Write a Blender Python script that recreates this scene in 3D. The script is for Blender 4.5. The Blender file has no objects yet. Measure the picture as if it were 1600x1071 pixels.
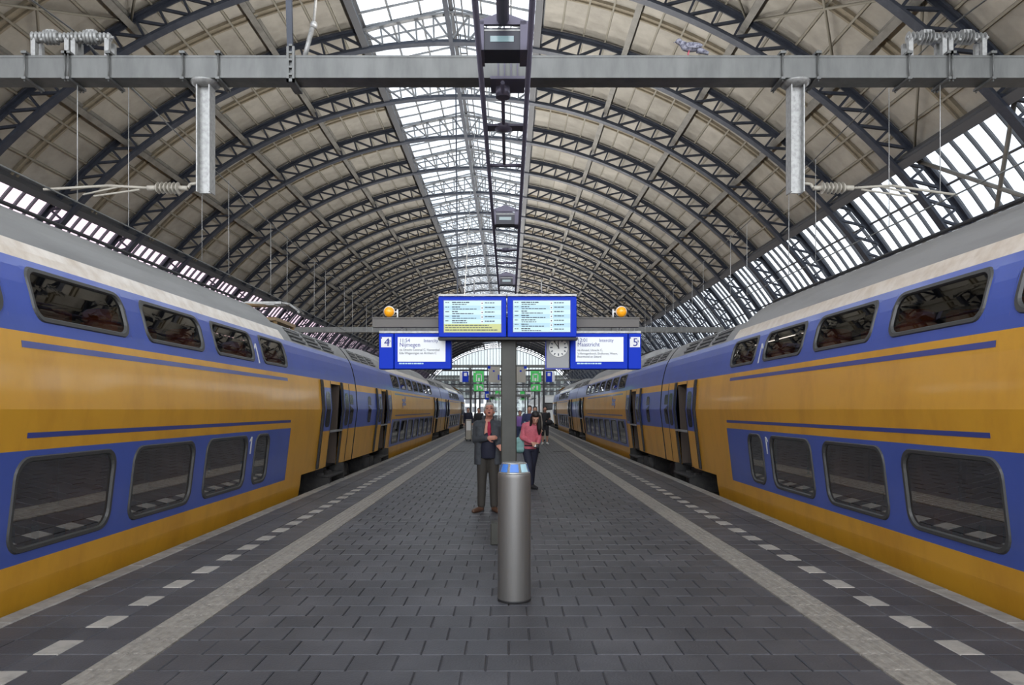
import bpy, bmesh, math, random
from mathutils import Vector, Matrix, Euler
random.seed(7)
R_ = math.radians
S = bpy.context.scene
COL = S.collection

# ------------------------------------------------------------------ camera
F = 1150.0                      # focal length in pixels of a 1600 px wide frame
CAMH = 1.6
cd = bpy.data.cameras.new('camera'); cam = bpy.data.objects.new('camera', cd); COL.objects.link(cam)
cam.location = (0, 0, CAMH); cam.rotation_euler = (R_(90), 0, 0)
cd.sensor_width = 36; cd.lens = 36*F/1600
cd.shift_x = 5/1600; cd.shift_y = 104.5/1600
cd.clip_start = .05; cd.clip_end = 2000
S.camera = cam

# ------------------------------------------------------------------ sky (overcast) and exposure
W = bpy.data.worlds.new('sky'); S.world = W; W.use_nodes = True
nt = W.node_tree; nt.nodes.clear()
tc = nt.nodes.new('ShaderNodeTexCoord'); nz = nt.nodes.new('ShaderNodeTexNoise'); cr = nt.nodes.new('ShaderNodeValToRGB')
bg = nt.nodes.new('ShaderNodeBackground'); wo = nt.nodes.new('ShaderNodeOutputWorld')
nz.inputs['Scale'].default_value = 3.2; nz.inputs['Detail'].default_value = 4
cr.color_ramp.elements[0].position = .3; cr.color_ramp.elements[0].color = (.66, .72, .82, 1)
cr.color_ramp.elements[1].position = .72; cr.color_ramp.elements[1].color = (.98, .99, 1, 1)
nt.links.new(tc.outputs['Generated'], nz.inputs['Vector']); nt.links.new(nz.outputs['Fac'], cr.inputs['Fac'])
nt.links.new(cr.outputs['Color'], bg.inputs['Color']); nt.links.new(bg.outputs['Background'], wo.inputs['Surface'])
SKY = 4.7
bg.inputs['Strength'].default_value = SKY
FILL_W = 690.0                  # upward fill added above the lamp boxes to brighten the vault, watts each
S.view_settings.view_transform = 'Standard'; S.view_settings.look = 'None'
S.view_settings.exposure = 0.17; S.view_settings.gamma = 1.0; S.view_settings.use_curve_mapping = False
S.cycles.max_bounces = 7; S.cycles.diffuse_bounces = 4; S.cycles.glossy_bounces = 4
S.cycles.transparent_max_bounces = 12; S.cycles.transmission_bounces = 4
S.cycles.caustics_reflective = False; S.cycles.caustics_refractive = False
S.cycles.use_denoising = True; S.cycles.sample_clamp_indirect = 6

# ------------------------------------------------------------------ materials
MATS = {}
def mat(name, col, rough=.6, metal=0., spec=.5, coat=0., noise=None, bump=None, emit=None, rnd=0., streak=None):
    """procedural material; noise=(scale, colour2, lo, hi) in world position; bump=(scale, strength)"""
    m = bpy.data.materials.new(name); m.use_nodes = True; n = m.node_tree.nodes; l = m.node_tree.links
    b = n['Principled BSDF']
    b.inputs['Base Color'].default_value = (*col, 1); b.inputs['Roughness'].default_value = rough
    b.inputs['Metallic'].default_value = metal; b.inputs['Specular IOR Level'].default_value = spec
    if coat: b.inputs['Coat Weight'].default_value = coat; b.inputs['Coat Roughness'].default_value = .08
    geo = n.new('ShaderNodeNewGeometry'); cur = None
    if noise:
        tx = n.new('ShaderNodeTexNoise'); tx.inputs['Scale'].default_value = noise[0]; tx.inputs['Detail'].default_value = 5
        tx.inputs['Roughness'].default_value = .62
        if streak:
            mp = n.new('ShaderNodeMapping'); mp.inputs['Scale'].default_value = streak
            l.new(geo.outputs['Position'], mp.inputs['Vector']); l.new(mp.outputs['Vector'], tx.inputs['Vector'])
        else: l.new(geo.outputs['Position'], tx.inputs['Vector'])
        rp = n.new('ShaderNodeMapRange'); rp.inputs['From Min'].default_value = noise[2]; rp.inputs['From Max'].default_value = noise[3]
        l.new(tx.outputs['Fac'], rp.inputs['Value'])
        mx = n.new('ShaderNodeMix'); mx.data_type = 'RGBA'; mx.inputs[6].default_value = (*col, 1); mx.inputs[7].default_value = (*noise[1], 1)
        l.new(rp.outputs['Result'], mx.inputs[0]); cur = mx.outputs[2]
    if rnd:
        oi = n.new('ShaderNodeObjectInfo'); ad = n.new('ShaderNodeMath'); ad.operation = 'ADD'
        l.new(oi.outputs['Random'], ad.inputs[0]); l.new(geo.outputs['Random Per Island'], ad.inputs[1])
        fr = n.new('ShaderNodeMath'); fr.operation = 'FRACT'; l.new(ad.outputs[0], fr.inputs[0])
        mr = n.new('ShaderNodeMapRange'); mr.inputs['To Min'].default_value = 1-rnd; mr.inputs['To Max'].default_value = 1+rnd
        l.new(fr.outputs[0], mr.inputs['Value'])
        hs = n.new('ShaderNodeHueSaturation'); hs.inputs['Color'].default_value = (*col, 1)
        if cur: l.new(cur, hs.inputs['Color'])
        l.new(mr.outputs['Result'], hs.inputs['Value']); cur = hs.outputs['Color']
    if cur: l.new(cur, b.inputs['Base Color'])
    if bump:
        t2 = n.new('ShaderNodeTexNoise'); t2.inputs['Scale'].default_value = bump[0]; t2.inputs['Detail'].default_value = 3
        l.new(geo.outputs['Position'], t2.inputs['Vector'])
        bp = n.new('ShaderNodeBump'); bp.inputs['Strength'].default_value = bump[1]; bp.inputs['Distance'].default_value = .01
        l.new(t2.outputs['Fac'], bp.inputs['Height']); l.new(bp.outputs['Normal'], b.inputs['Normal'])
    if emit:
        b.inputs['Emission Color'].default_value = (*emit[0], 1); b.inputs['Emission Strength'].default_value = emit[1]
    MATS[name] = m
    return m
def glass(name, tint, r0=.05, rough=.02, diff=0.):
    """thin pane: tinted see-through plus Fresnel reflection, some dirt"""
    m = bpy.data.materials.new(name); m.use_nodes = True; n = m.node_tree.nodes; l = m.node_tree.links; n.clear()
    o = n.new('ShaderNodeOutputMaterial'); t = n.new('ShaderNodeBsdfTransparent'); g = n.new('ShaderNodeBsdfGlossy')
    lw = n.new('ShaderNodeLayerWeight'); lw.inputs['Blend'].default_value = .5; mx = n.new('ShaderNodeMixShader')
    pw = n.new('ShaderNodeMath'); pw.operation = 'POWER'; pw.inputs[1].default_value = 5; l.new(lw.outputs['Facing'], pw.inputs[0])
    f = n.new('ShaderNodeMath'); f.operation = 'MULTIPLY_ADD'; f.inputs[1].default_value = .95-r0; f.inputs[2].default_value = r0; l.new(pw.outputs[0], f.inputs[0])
    t.inputs['Color'].default_value = (*tint, 1); g.inputs['Roughness'].default_value = rough
    base = t.outputs[0]
    if diff:
        d = n.new('ShaderNodeBsdfDiffuse'); d.inputs['Color'].default_value = (.6, .6, .6, 1)
        m2 = n.new('ShaderNodeMixShader'); m2.inputs[0].default_value = diff
        l.new(base, m2.inputs[1]); l.new(d.outputs[0], m2.inputs[2]); base = m2.outputs[0]
    l.new(f.outputs[0], mx.inputs[0]); l.new(base, mx.inputs[1]); l.new(g.outputs[0], mx.inputs[2]); l.new(mx.outputs[0], o.inputs['Surface'])
    MATS[name] = m
    return m
mat('paver', (.062, .063, .072), .48, noise=(1.1, (.10, .10, .111), .42, .72), bump=(60, .35), rnd=.13)
mat('joint', (.03, .03, .033), .9)
mat('slab', (.085, .086, .095), .6, noise=(1.5, (.11, .11, .12), .4, .7))
mat('white_tile', (.42, .395, .36), .6, noise=(9, (.30, .285, .26), .45, .7), rnd=.08)
mat('tactile', (.33, .305, .27), .65, noise=(14, (.20, .185, .165), .42, .7), rnd=.07, bump=(90, .5))
mat('edge_stone', (.31, .29, .265), .75, noise=(6, (.18, .172, .155), .4, .7), rnd=.1)
mat('concrete', (.25, .245, .235), .85, noise=(2, (.17, .165, .16), .4, .7))
mat('ballast', (.085, .075, .065), .95, noise=(20, (.15, .13, .115), .4, .65), bump=(30, 1.0))
mat('rail', (.20, .13, .10), .5, metal=.6, noise=(4, (.12, .075, .055), .4, .7))
mat('truss', (.034, .042, .062), .5, noise=(3, (.058, .067, .09), .45, .75))
mat('truss_light', (.27, .28, .29), .5, noise=(3, (.17, .18, .19), .4, .7))
mat('purlin', (.22, .215, .195), .6, noise=(2, (.15, .145, .13), .4, .7))
mat('girder', (.085, .09, .10), .55)
mat('deck', (.40, .38, .335), .8, noise=(.9, (.29, .275, .24), .38, .7), rnd=.10, streak=(1, 1, 1))
mat('rib', (.28, .245, .18), .75, noise=(2.5, (.20, .175, .13), .4, .7))
mat('strip', (.26, .245, .20), .7)
mat('galv', (.165, .168, .16), .42, metal=.3, noise=(5, (.11, .113, .108), .35, .7), streak=(1, 1, .25))
mat('galv_light', (.40, .40, .385), .4, metal=.3, noise=(20, (.26, .26, .25), .4, .7))
mat('yellow', (.74, .38, .035), .34, spec=.35, coat=.18, noise=(1.6, (.58, .28, .028), .45, .78), streak=(1, 1, .45))
mat('blue', (.075, .125, .48), .28, coat=.3, noise=(1.3, (.065, .11, .40), .4, .75))
mat('stripe_blue', (.055, .075, .30), .3, coat=.5)
mat('silver', (.82, .73, .62), .3, coat=.5, noise=(5, (.68, .57, .45), .4, .65))  # warm reflection of the ceiling mixed into the near-white band colour
mat('roof_grey', (.29, .29, .285), .45, noise=(2.4, (.21, .21, .205), .4, .7), streak=(1, .2, 1))
mat('brown_dome', (.22, .14, .06), .5)
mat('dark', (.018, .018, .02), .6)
mat('rubber', (.045, .045, .045), .6)
mat('winframe', (.06, .06, .058), .45)
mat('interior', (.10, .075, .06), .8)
mat('cabin_wall', (.30, .25, .2), .7)
mat('seat', (.60, .17, .04), .6)
mat('bogie', (.025, .024, .024), .7, noise=(12, (.05, .045, .04), .45, .7))
mat('wheel', (.06, .055, .05), .5, metal=.5)
mat('white', (.75, .75, .73), .45)
mat('steel', (.225, .22, .212), .5, metal=.75, noise=(2.5, (.27, .265, .255), .4, .7), streak=(6, 6, .3))
mat('steel_cap', (.62, .62, .60), .25, metal=.8)
mat('blue_print', (.06, .2, .62), .4)
mat('olive', (.030, .030, .023), .5, noise=(2, (.05, .05, .041), .4, .7))
mat('sign_blue', (.005, .035, .48), .55, spec=.15)
mat('sign_blue_dark', (.006, .02, .30), .4)
mat('screen', (.42, .58, .60), .3, emit=((.46, .64, .66), .26))
mat('screen_warm', (.6, .62, .62), .3, emit=((.62, .66, .70), .30))
mat('screen_yellow', (.4, .42, .15), .3, emit=((.42, .45, .16), .3))
mat('screen_band', (.30, .46, .52), .3, emit=((.30, .48, .56), .35))
mat('print', (.03, .045, .07), .6)
mat('print_blue', (.02, .03, .25), .6)
mat('clock_grey', (.27, .275, .28), .5)
mat('dial', (.72, .72, .68), .5)
mat('amber', (.85, .36, .01), .3, coat=.5, emit=((.9, .36, .01), .25))
mat('brown_bar', (.105, .095, .085), .5)
mat('green', (.02, .36, .06), .4, emit=((.02, .5, .06), .25))
mat('black_post', (.02, .02, .022), .5)
mat('violet_steel', (.115, .105, .145), .45, metal=.3)
mat('lamp_glass', (.22, .32, .33), .15, coat=.5)
mat('skin', (.55, .30, .21), .55)
mat('skin_red', (.60, .27, .19), .5)
mat('hair_grey', (.42, .40, .37), .7)
mat('hair_black', (.012, .010, .010), .5)
mat('hair_brown', (.03, .02, .014), .6)
mat('jacket', (.055, .062, .072), .7, noise=(18, (.035, .04, .048), .4, .7))
mat('navy', (.014, .016, .035), .75)
mat('red', (.42, .015, .06), .7)
mat('trousers', (.045, .04, .034), .8)
mat('shoe_brown', (.10, .05, .03), .5)
mat('pink', (.62, .15, .19), .75, noise=(22, (.48, .10, .14), .4, .7))
mat('teal', (.22, .42, .40), .7)
mat('dark_cloth', (.02, .02, .024), .8)
mat('denim', (.03, .04, .10), .8)
mat('purple', (.26, .14, .42), .8)
mat('beige', (.40, .37, .31), .6)
mat('pigeon', (.34, .34, .40), .7, noise=(30, (.10, .10, .14), .45, .6))
mat('white_train', (.62, .64, .62), .35, coat=.4)
mat('pale_wall', (.60, .62, .60), .7, noise=(.3, (.45, .47, .46), .4, .7))
mat('brick', (.33, .22, .18), .85, noise=(1, (.24, .16, .13), .4, .7))
glass('pane', (.37, .39, .405), diff=.08)
glass('pane_gable', (.24, .26, .255), diff=.08)
glass('pane_pink', (.38, .28, .32), diff=.10)
glass('coach_glass', (.28, .265, .25), r0=.44, rough=.01)
glass('coach_glass_up', (.30, .26, .22), r0=.10, rough=.01)
mat('lamp_box', (.022, .022, .036), .4)
glass('shelter_glass', (.72, .76, .76), diff=.06)

# ------------------------------------------------------------------ mesh helpers
class MB:
    def __init__(s): s.v = []; s.f = []; s.m = []; s.sm = []
    def add(s, vs, fs, m=0, smooth=False):
        o = len(s.v); s.v += [tuple(v) for v in vs]
        for f in fs: s.f.append([o+i for i in f]); s.m.append(m); s.sm.append(smooth)
        return s
    def box(s, x0, x1, y0, y1, z0, z1, m=0):
        return s.add([(x0,y0,z0),(x1,y0,z0),(x1,y1,z0),(x0,y1,z0),(x0,y0,z1),(x1,y0,z1),(x1,y1,z1),(x0,y1,z1)],
                     [(0,3,2,1),(4,5,6,7),(0,1,5,4),(1,2,6,5),(2,3,7,6),(3,0,4,7)], m)
    def cbox(s, x0, x1, y0, y1, z0, z1, c=.01, m=0):
        """box with chamfered vertical edges and top/bottom edges"""
        def ring(i, z): 
            return [(x0+i+c,y0+i,z),(x1-i-c,y0+i,z),(x1-i,y0+i+c,z),(x1-i,y1-i-c,z),(x1-i-c,y1-i,z),(x0+i+c,y1-i,z),(x0+i,y1-i-c,z),(x0+i,y0+i+c,z)]
        vs = ring(c, z0)+ring(0, z0+c)+ring(0, z1-c)+ring(c, z1)
        fs = [tuple(range(7,-1,-1)), tuple(range(24,32))]
        for k in range(3):
            for i in range(8): fs.append((k*8+i, k*8+(i+1)%8, k*8+8+(i+1)%8, k*8+8+i))
        return s.add(vs, fs, m)
    def tube(s, p0, p1, r, n=10, m=0, r1=None, cap=True):
        p0 = Vector(p0); p1 = Vector(p1); d = (p1-p0).normalized(); r1 = r if r1 is None else r1
        a = d.orthogonal().normalized(); b = d.cross(a)
        vs = [];
        for p, rr in ((p0, r), (p1, r1)):
            for i in range(n):
                t = 2*math.pi*i/n; vs.append(p+(a*math.cos(t)+b*math.sin(t))*rr)
        fs = [(i, (i+1)%n, n+(i+1)%n, n+i) for i in range(n)]
        s.add(vs, fs, m, True)
        if cap:
            o = len(s.v)-2*n
            s.f.append([o+i for i in range(n-1,-1,-1)]); s.m.append(m); s.sm.append(False)
            s.f.append([o+n+i for i in range(n)]); s.m.append(m); s.sm.append(False)
        return s
    def path(s, pts, r, n=8, m=0):
        for a, b in zip(pts, pts[1:]): s.tube(a, b, r, n, m)
        return s
    def bar(s, p0, p1, w, h, up=(0,1,0), m=0):
        """rectangular bar, w along up, h across"""
        p0 = Vector(p0); p1 = Vector(p1); d = (p1-p0).normalized(); u = Vector(up); u = (u-d*u.dot(d)).normalized(); c = d.cross(u)
        vs = []
        for p in (p0, p1):
            for a, b in ((-1,-1),(1,-1),(1,1),(-1,1)): vs.append(p+u*a*w/2+c*b*h/2)
        return s.add(vs, [(3,2,1,0),(4,5,6,7),(0,1,5,4),(1,2,6,5),(2,3,7,6),(3,0,4,7)], m)
    def lathe(s, prof, n=32, c=(0,0,0), m=0, sy=1., axis='z'):
        vs = []
        for r, z in prof:
            for i in range(n):
                t = 2*math.pi*i/n; p = (r*math.cos(t), r*math.sin(t)*sy, z)
                if axis == 'x': p = (z, p[0], p[1])
                if axis == 'y': p = (p[0], z, p[1])
                vs.append((c[0]+p[0], c[1]+p[1], c[2]+p[2]))
        fs = []
        for k in range(len(prof)-1):
            for i in range(n): fs.append((k*n+i, k*n+(i+1)%n, k*n+n+(i+1)%n, k*n+n+i))
        s.add(vs, fs, m, True)
        o = len(s.v)-len(vs)
        if prof[0][0] > 1e-5: s.f.append([o+i for i in range(n-1,-1,-1)]); s.m.append(m); s.sm.append(False)
        if prof[-1][0] > 1e-5: s.f.append([o+(len(prof)-1)*n+i for i in range(n)]); s.m.append(m); s.sm.append(False)
        return s
    def ball(s, c, r, n=14, m=0):
        r = (r, r, r) if not hasattr(r, '__len__') else r
        vs = []; k = n//2
        for j in range(1, k):
            a = math.pi*j/k
            for i in range(n):
                t = 2*math.pi*i/n; vs.append((c[0]+r[0]*math.sin(a)*math.cos(t), c[1]+r[1]*math.sin(a)*math.sin(t), c[2]+r[2]*math.cos(a)))
        fs = []
        for j in range(k-2):
            for i in range(n): fs.append((j*n+i, j*n+n+i, j*n+n+(i+1)%n, j*n+(i+1)%n))
        vs += [(c[0],c[1],c[2]+r[2]), (c[0],c[1],c[2]-r[2])]; T = (k-1)*n
        for i in range(n): fs.append((T, i, (i+1)%n)); fs.append((T+1, (k-2)*n+(i+1)%n, (k-2)*n+i))
        return s.add(vs, fs, m, True)
    def arc(s, r0, r1, a0, a1, y0, y1, n=40, m=0):
        """rectangular section swept along the vault arc; coordinates about the vault centre"""
        vs = []; fs = []
        for i in range(n+1):
            a = R_(a0+(a1-a0)*i/n); sn, cs = math.sin(a), math.cos(a)
            vs += [(r0*sn,y0,r0*cs),(r0*sn,y1,r0*cs),(r1*sn,y1,r1*cs),(r1*sn,y0,r1*cs)]
        for i in range(n):
            for k in range(4): fs.append((i*4+k, i*4+(k+1)%4, i*4+4+(k+1)%4, i*4+4+k))
        fs += [(0,1,2,3), (n*4+3, n*4+2, n*4+1, n*4)]
        return s.add(vs, fs, m)
    def mesh(s, name, mats, org=(0,0,0)):
        me = bpy.data.meshes.new(name)
        me.from_pydata([(v[0]-org[0], v[1]-org[1], v[2]-org[2]) for v in s.v], [], s.f)
        for mm in ([mats] if isinstance(mats, str) else mats): me.materials.append(MATS[mm])
        me.polygons.foreach_set('material_index', s.m); me.polygons.foreach_set('use_smooth', s.sm)
        b = bmesh.new(); b.from_mesh(me); bmesh.ops.recalc_face_normals(b, faces=b.faces); b.to_mesh(me); b.free()
        me.update(); return me
    def build(s, name, mats, parent=None, org=None):
        """one mesh object; coordinates are world ones, the origin is the parent's place (or org)"""
        o_ = wloc(parent) if parent else Vector(org or (0,0,0))
        o = bpy.data.objects.new(name, s.mesh(name, mats, o_)); COL.objects.link(o)
        if parent: o.parent = parent
        else: o.location = o_
        return o
def wloc(o):
    p = Vector((0,0,0))
    while o: p += o.location; o = o.parent
    return p
def tag(o, label, cat=None, group=None, kind=None):
    o['label'] = label
    if cat: o['category'] = cat
    if group: o['group'] = group
    if kind: o['kind'] = kind
    return o
def thing(name, loc, label, cat, group=None, kind=None):
    o = bpy.data.objects.new(name, None); COL.objects.link(o); o.location = loc; o.empty_display_size = .2
    return tag(o, label, cat, group, kind)
def inst(name, me, parent, loc=(0,0,0), rot=(0,0,0)):
    o = bpy.data.objects.new(name, me); COL.objects.link(o); o.parent = parent; o.location = loc; o.rotation_euler = rot
    return o
def stuff(o): o['kind'] = 'stuff'; return o
def text(body, x, y, z, size, m, parent, align='LEFT', name='lettering', sx=1., ext=.0012):
    """flat lettering facing -Y, as a mesh part; (x, z) is the baseline start"""
    cu = bpy.data.curves.new('t', 'FONT'); cu.body = body; cu.size = size; cu.align_x = align; cu.extrude = ext; cu.resolution_u = 3
    to = bpy.data.objects.new('t', cu); COL.objects.link(to)
    me = bpy.data.meshes.new_from_object(to.evaluated_get(bpy.context.evaluated_depsgraph_get()))
    bpy.data.objects.remove(to); bpy.data.curves.remove(cu)
    me.transform(Matrix.Rotation(R_(90), 4, 'X') @ Matrix.Diagonal((sx, 1, 1, 1)))
    me.materials.clear(); me.materials.append(MATS[m]); me.name = name
    o = bpy.data.objects.new(name, me); COL.objects.link(o)
    o.parent = parent; o.location = Vector((x, y, z))-wloc(parent)
    return o
def px(u, v, y):
    """world point at depth y behind pixel (u, v) of the photograph"""
    return Vector(((u-795)*y/F, y, CAMH+(640-v)*y/F))

# ------------------------------------------------------------------ ground, platform
GZ = -0.85
g = MB().box(-60, 60, -60, 420, GZ-.3, GZ).build('ground', 'ballast', org=(0,0,GZ))
tag(g, 'dark gravel track bed under and beside the trains', 'ground', kind='structure')
SIDE = {-1: 'four', 1: 'five'}
fl = MB().box(-3.9, 3.9, -22, 206, GZ, -.012).build('floor', 'slab')
tag(fl, 'dark grey paved station platform between the two trains', 'platform', kind='structure')

def paver_mesh(name, w, l, m, h=.03, c=.006):
    b = MB(); x, y = w/2, l/2
    vs = [(-x,-y,-h),(x,-y,-h),(x,y,-h),(-x,y,-h),(-x,-y,-c),(x,-y,-c),(x,y,-c),(-x,y,-c),(-x+c,-y+c,0),(x-c,-y+c,0),(x-c,y-c,0),(-x+c,y-c,0)]
    fs = [(8,9,10,11)]
    for k in (0, 4):
        for i in range(4): fs.append((k+i, k+(i+1)%4, k+4+(i+1)%4, k+4+i))
    b.add(vs, fs); return b.mesh(name, m)
PW, PL = 4.58/16, .30
cells = []                      # (x centre, y centre, width, kind)
for r in range(int(63/PL)):
    y = -2.85+r*PL
    if r % 2 == 0: xs = [(-2.29+PW*(i+.5), PW) for i in range(16)]
    else: xs = [(-2.29+PW*.25, PW/2), (2.29-PW*.25, PW/2)]+[(-2.29+PW*(i+1), PW) for i in range(15)]
    for s in (-1, 1):
        xs += [(s*2.77, .34), (s*3.2625, .305) , (s*3.5675, .305)]
        if r % 2: xs.append((s*3.025, .17))
    cells += [(x, y, w) for x, w in xs]
def inview(x, y, margin=0):
    if y < 3.9: return False
    u = 795+x*F/y; v = 640+CAMH*F/y
    return -margin < u < 1600+margin and v < 1071+margin
near = sorted([c for c in cells if inview(c[0], c[1], 30)], key=lambda c: c[1])[:298]
nearset = set(near); pm = {}
for x, y, w in near:
    k = round(w, 3)
    if k not in pm: pm[k] = paver_mesh('paver', w-.006, PL-.006, 'paver')
    inst('paver', pm[k], fl, (x, y, random.uniform(-.0015, .0015)), (random.uniform(-.003,.003), random.uniform(-.003,.003), 0))
b = MB()
for x, y, w in cells:
    if (x, y, w) in nearset: continue
    hx, hy, z = w/2-.003, PL/2-.003, random.uniform(-.0015, .0015); c = .005
    b.add([(x-hx,y-hy,-.02),(x+hx,y-hy,-.02),(x+hx,y+hy,-.02),(x-hx,y+hy,-.02),(x-hx+c,y-hy+c,z),(x+hx-c,y-hy+c,z),(x+hx-c,y+hy-c,z),(x-hx+c,y+hy-c,z)],
          [(4,5,6,7),(0,1,5,4),(1,2,6,5),(2,3,7,6),(3,0,4,7)])
stuff(b.build('paving', 'paver', fl))
# ribbed guide tiles, white marker tiles, edge stones
tb = MB(); tb.add([(-.155,-.147,-.03),(.155,-.147,-.03),(.155,.147,-.03),(-.155,.147,-.03),(-.15,-.145,.001),(.15,-.145,.001),(.15,.145,.001),(-.15,.145,.001)],
                  [(4,5,6,7),(0,1,5,4),(1,2,6,5),(2,3,7,6),(3,0,4,7)])
for i in range(5):
    x = -.12+.06*i
    tb.add([(x-.017,-.143,.001),(x+.017,-.143,.001),(x+.017,.143,.001),(x-.017,.143,.001),(x-.010,-.138,.006),(x+.010,-.138,.006),(x+.010,.138,.006),(x-.010,.138,.006)],
           [(4,5,6,7),(0,1,5,4),(1,2,6,5),(2,3,7,6),(3,0,4,7)])
tm = tb.mesh('tactile_tile', 'tactile'); wm = paver_mesh('white_tile', .168, PL-.006, 'white_tile')
em = paver_mesh('edge_stone', .178, .994, 'edge_stone', h=.12, c=.012)
far_t = MB(); far_w = MB(); far_e = MB()
for s in (-1, 1):
    for r in range(int(140/PL)):
        y = -2.85+r*PL
        if 3.9 < y < 22: inst('tactile_tile', tm, fl, (s*2.445, y, .001))
        elif y >= 22: 
            far_t.box(s*2.445-.15, s*2.445+.15, y-.147, y+.147, -.02, .003)
        if r % 2 == 0:
            if 3.9 < y < 26: inst('white_tile', wm, fl, (s*3.025, y, .002))
            elif y >= 26: far_w.box(s*3.025-.084, s*3.025+.084, y-.147, y+.147, -.02, .002)
    for r in range(120):
        y = -3.0+r
        if 3 < y < 40: inst('edge_stone', em, fl, (s*3.81, y, .004))
        else: far_e.box(s*3.81-.089, s*3.81+.089, y-.497, y+.497, -.05, .003)
stuff(far_t.build('guide_strip', 'tactile', fl)); stuff(far_w.build('marker_line', 'white_tile', fl)); stuff(far_e.build('edge_course', 'edge_stone', fl))
# drain covers
for s in (-1, 1):
    d = thing('drain_cover', (s*2.0, 27.9, 0), 'dark slotted drain cover in the paving on the side of track %s' % SIDE[s], 'drain')
    MB().box(s*2.0-.33, s*2.0+.33, 27.8, 28.0, -.01, .006).build('frame', 'dark', d)
    for i in range(8): MB().box(s*2.0-.30+i*.08, s*2.0-.27+i*.08, 27.82, 27.98, .006, .010).build('slat', 'bogie', d)
# rails
for s in (-1, 1):
    for k, q in ((-.7175, 'next to the platform edge'), (.7175, 'away from the platform')):
        x = s*(5.27+k); b = MB()
        b.box(x-.07, x+.07, -30, 255, GZ, GZ+.03).box(x-.012, x+.012, -30, 255, GZ+.03, GZ+.13).box(x-.036, x+.036, -30, 255, GZ+.13, GZ+.17)
        tag(b.build('rail', 'rail', org=(x, 0, GZ)), 'rusty steel running rail of track %s %s' % (SIDE[s], q), 'rail')
        b = MB()

# ------------------------------------------------------------------ vaulted roof
CX, CZ, RV = -2.7, CAMH-6.66, 23.85      # vault centre and radius of the lower chords
RU, RD = 24.72, 24.98
TY = [28.5+6.01*n for n in range(-6, 30)]
YA, YB = TY[0]-3, 208.0
SK = 9.6                                   # half angle of the skylight
GL0, GL1 = 48.0, 60.0                      # glazed strip
ce = thing('ceiling', (CX, 0, CZ), 'beige panelled barrel vault roof of the station hall', 'ceiling', kind='structure')
NP = 16; DA = (GL0-SK)/NP
pb = MB(); pb.arc(RD, RD+.06, -DA/2+.06, DA/2-.06, -1.47, 1.47, 2); pan = pb.mesh('panel', 'deck')
bays = [(TY[i], TY[i+1]) for i in range(len(TY)-1)]
np_ = 0; pst = MB()
for (ya, yb) in bays:
    for hh in (0, 1):
        yc = ya+1.5025+hh*3.005
        for s in (-1, 1):
            for k in range(NP):
                a = s*(SK+DA*(k+.5)); rr = RD+.1
                X = CX+rr*math.sin(R_(a)); Z = CZ+rr*math.cos(R_(a))
                u = 795+X*F/max(yc, .1); v = 640-(Z-CAMH)*F/max(yc, .1)
                vis = yc > 15 and -40 < u < 1640 and -30 < v and (Z-CAMH)/abs(X) > .40
                if vis and np_ < 299:
                    inst('panel', pan, ce, (0, yc, 0), (0, R_(a), 0)); np_ += 1
                else:
                    pst.arc(RD, RD+.06, a-DA/2+.06, a+DA/2-.06, yc-1.47, yc+1.47, 1)
b = MB(); b.v = [(v[0]+CX, v[1], v[2]+CZ) for v in pst.v]; b.f = pst.f; b.m = pst.m; b.sm = pst.sm
stuff(b.build('panelling', 'deck', ce))
# opaque outer skin above the panels
b = MB(); b.arc(RD+.10, RD+.16, SK, GL0, YA, YB, 24); b.arc(RD+.10, RD+.16, -GL0, -SK, YA, YB, 24)
inst('outer_skin', b.mesh('outer_skin', 'deck'), ce)
# thin longitudinal strips between panels and transverse ribs mid-bay
sb = MB(); sb.box(-.04, .04, YA, YB, RD-.15, RD+.03); sme = sb.mesh('purlin_strip', 'strip')
for s in (-1, 1):
    for k in range(1, NP):
        if k % 4: inst('purlin_strip', sme, ce, (0,0,0), (0, R_(s*(SK+DA*k)), 0))
for s in (-1, 1):
    b = MB()
    for dy in (-.17, .17): b.arc(RD-.13, RD+.02, s*SK, s*GL0, dy-.05, dy+.05, 30)
    b.arc(RD-.05, RD+.02, s*SK, s*GL0, -.17, .17, 30)
    rme = b.mesh('rib', 'rib')
    for (ya, yb) in bays: inst('rib', rme, ce, (0, (ya+yb)/2, 0))
# wind bracing crosses in two bays
b1 = MB()
for bi in (4, 5, 6):
    ya, yb = bays[bi]
    for s in (-1, 1):
        for k in (1, 2, 3, 4):
            a0, a1 = R_(s*9.6*k), R_(s*9.6*(k+1)); r = 24.75
            if bi != 5: continue
            p = lambda a, y: (CX+r*math.sin(a), y, CZ+r*math.cos(a))
            MB().tube(p(a0, ya), p(a1, yb), .05, 8).build('wind_brace', 'strip', ce)
            MB().tube(p(a0, yb), p(a1, ya), .05, 8).build('wind_brace', 'strip', ce)
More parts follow.
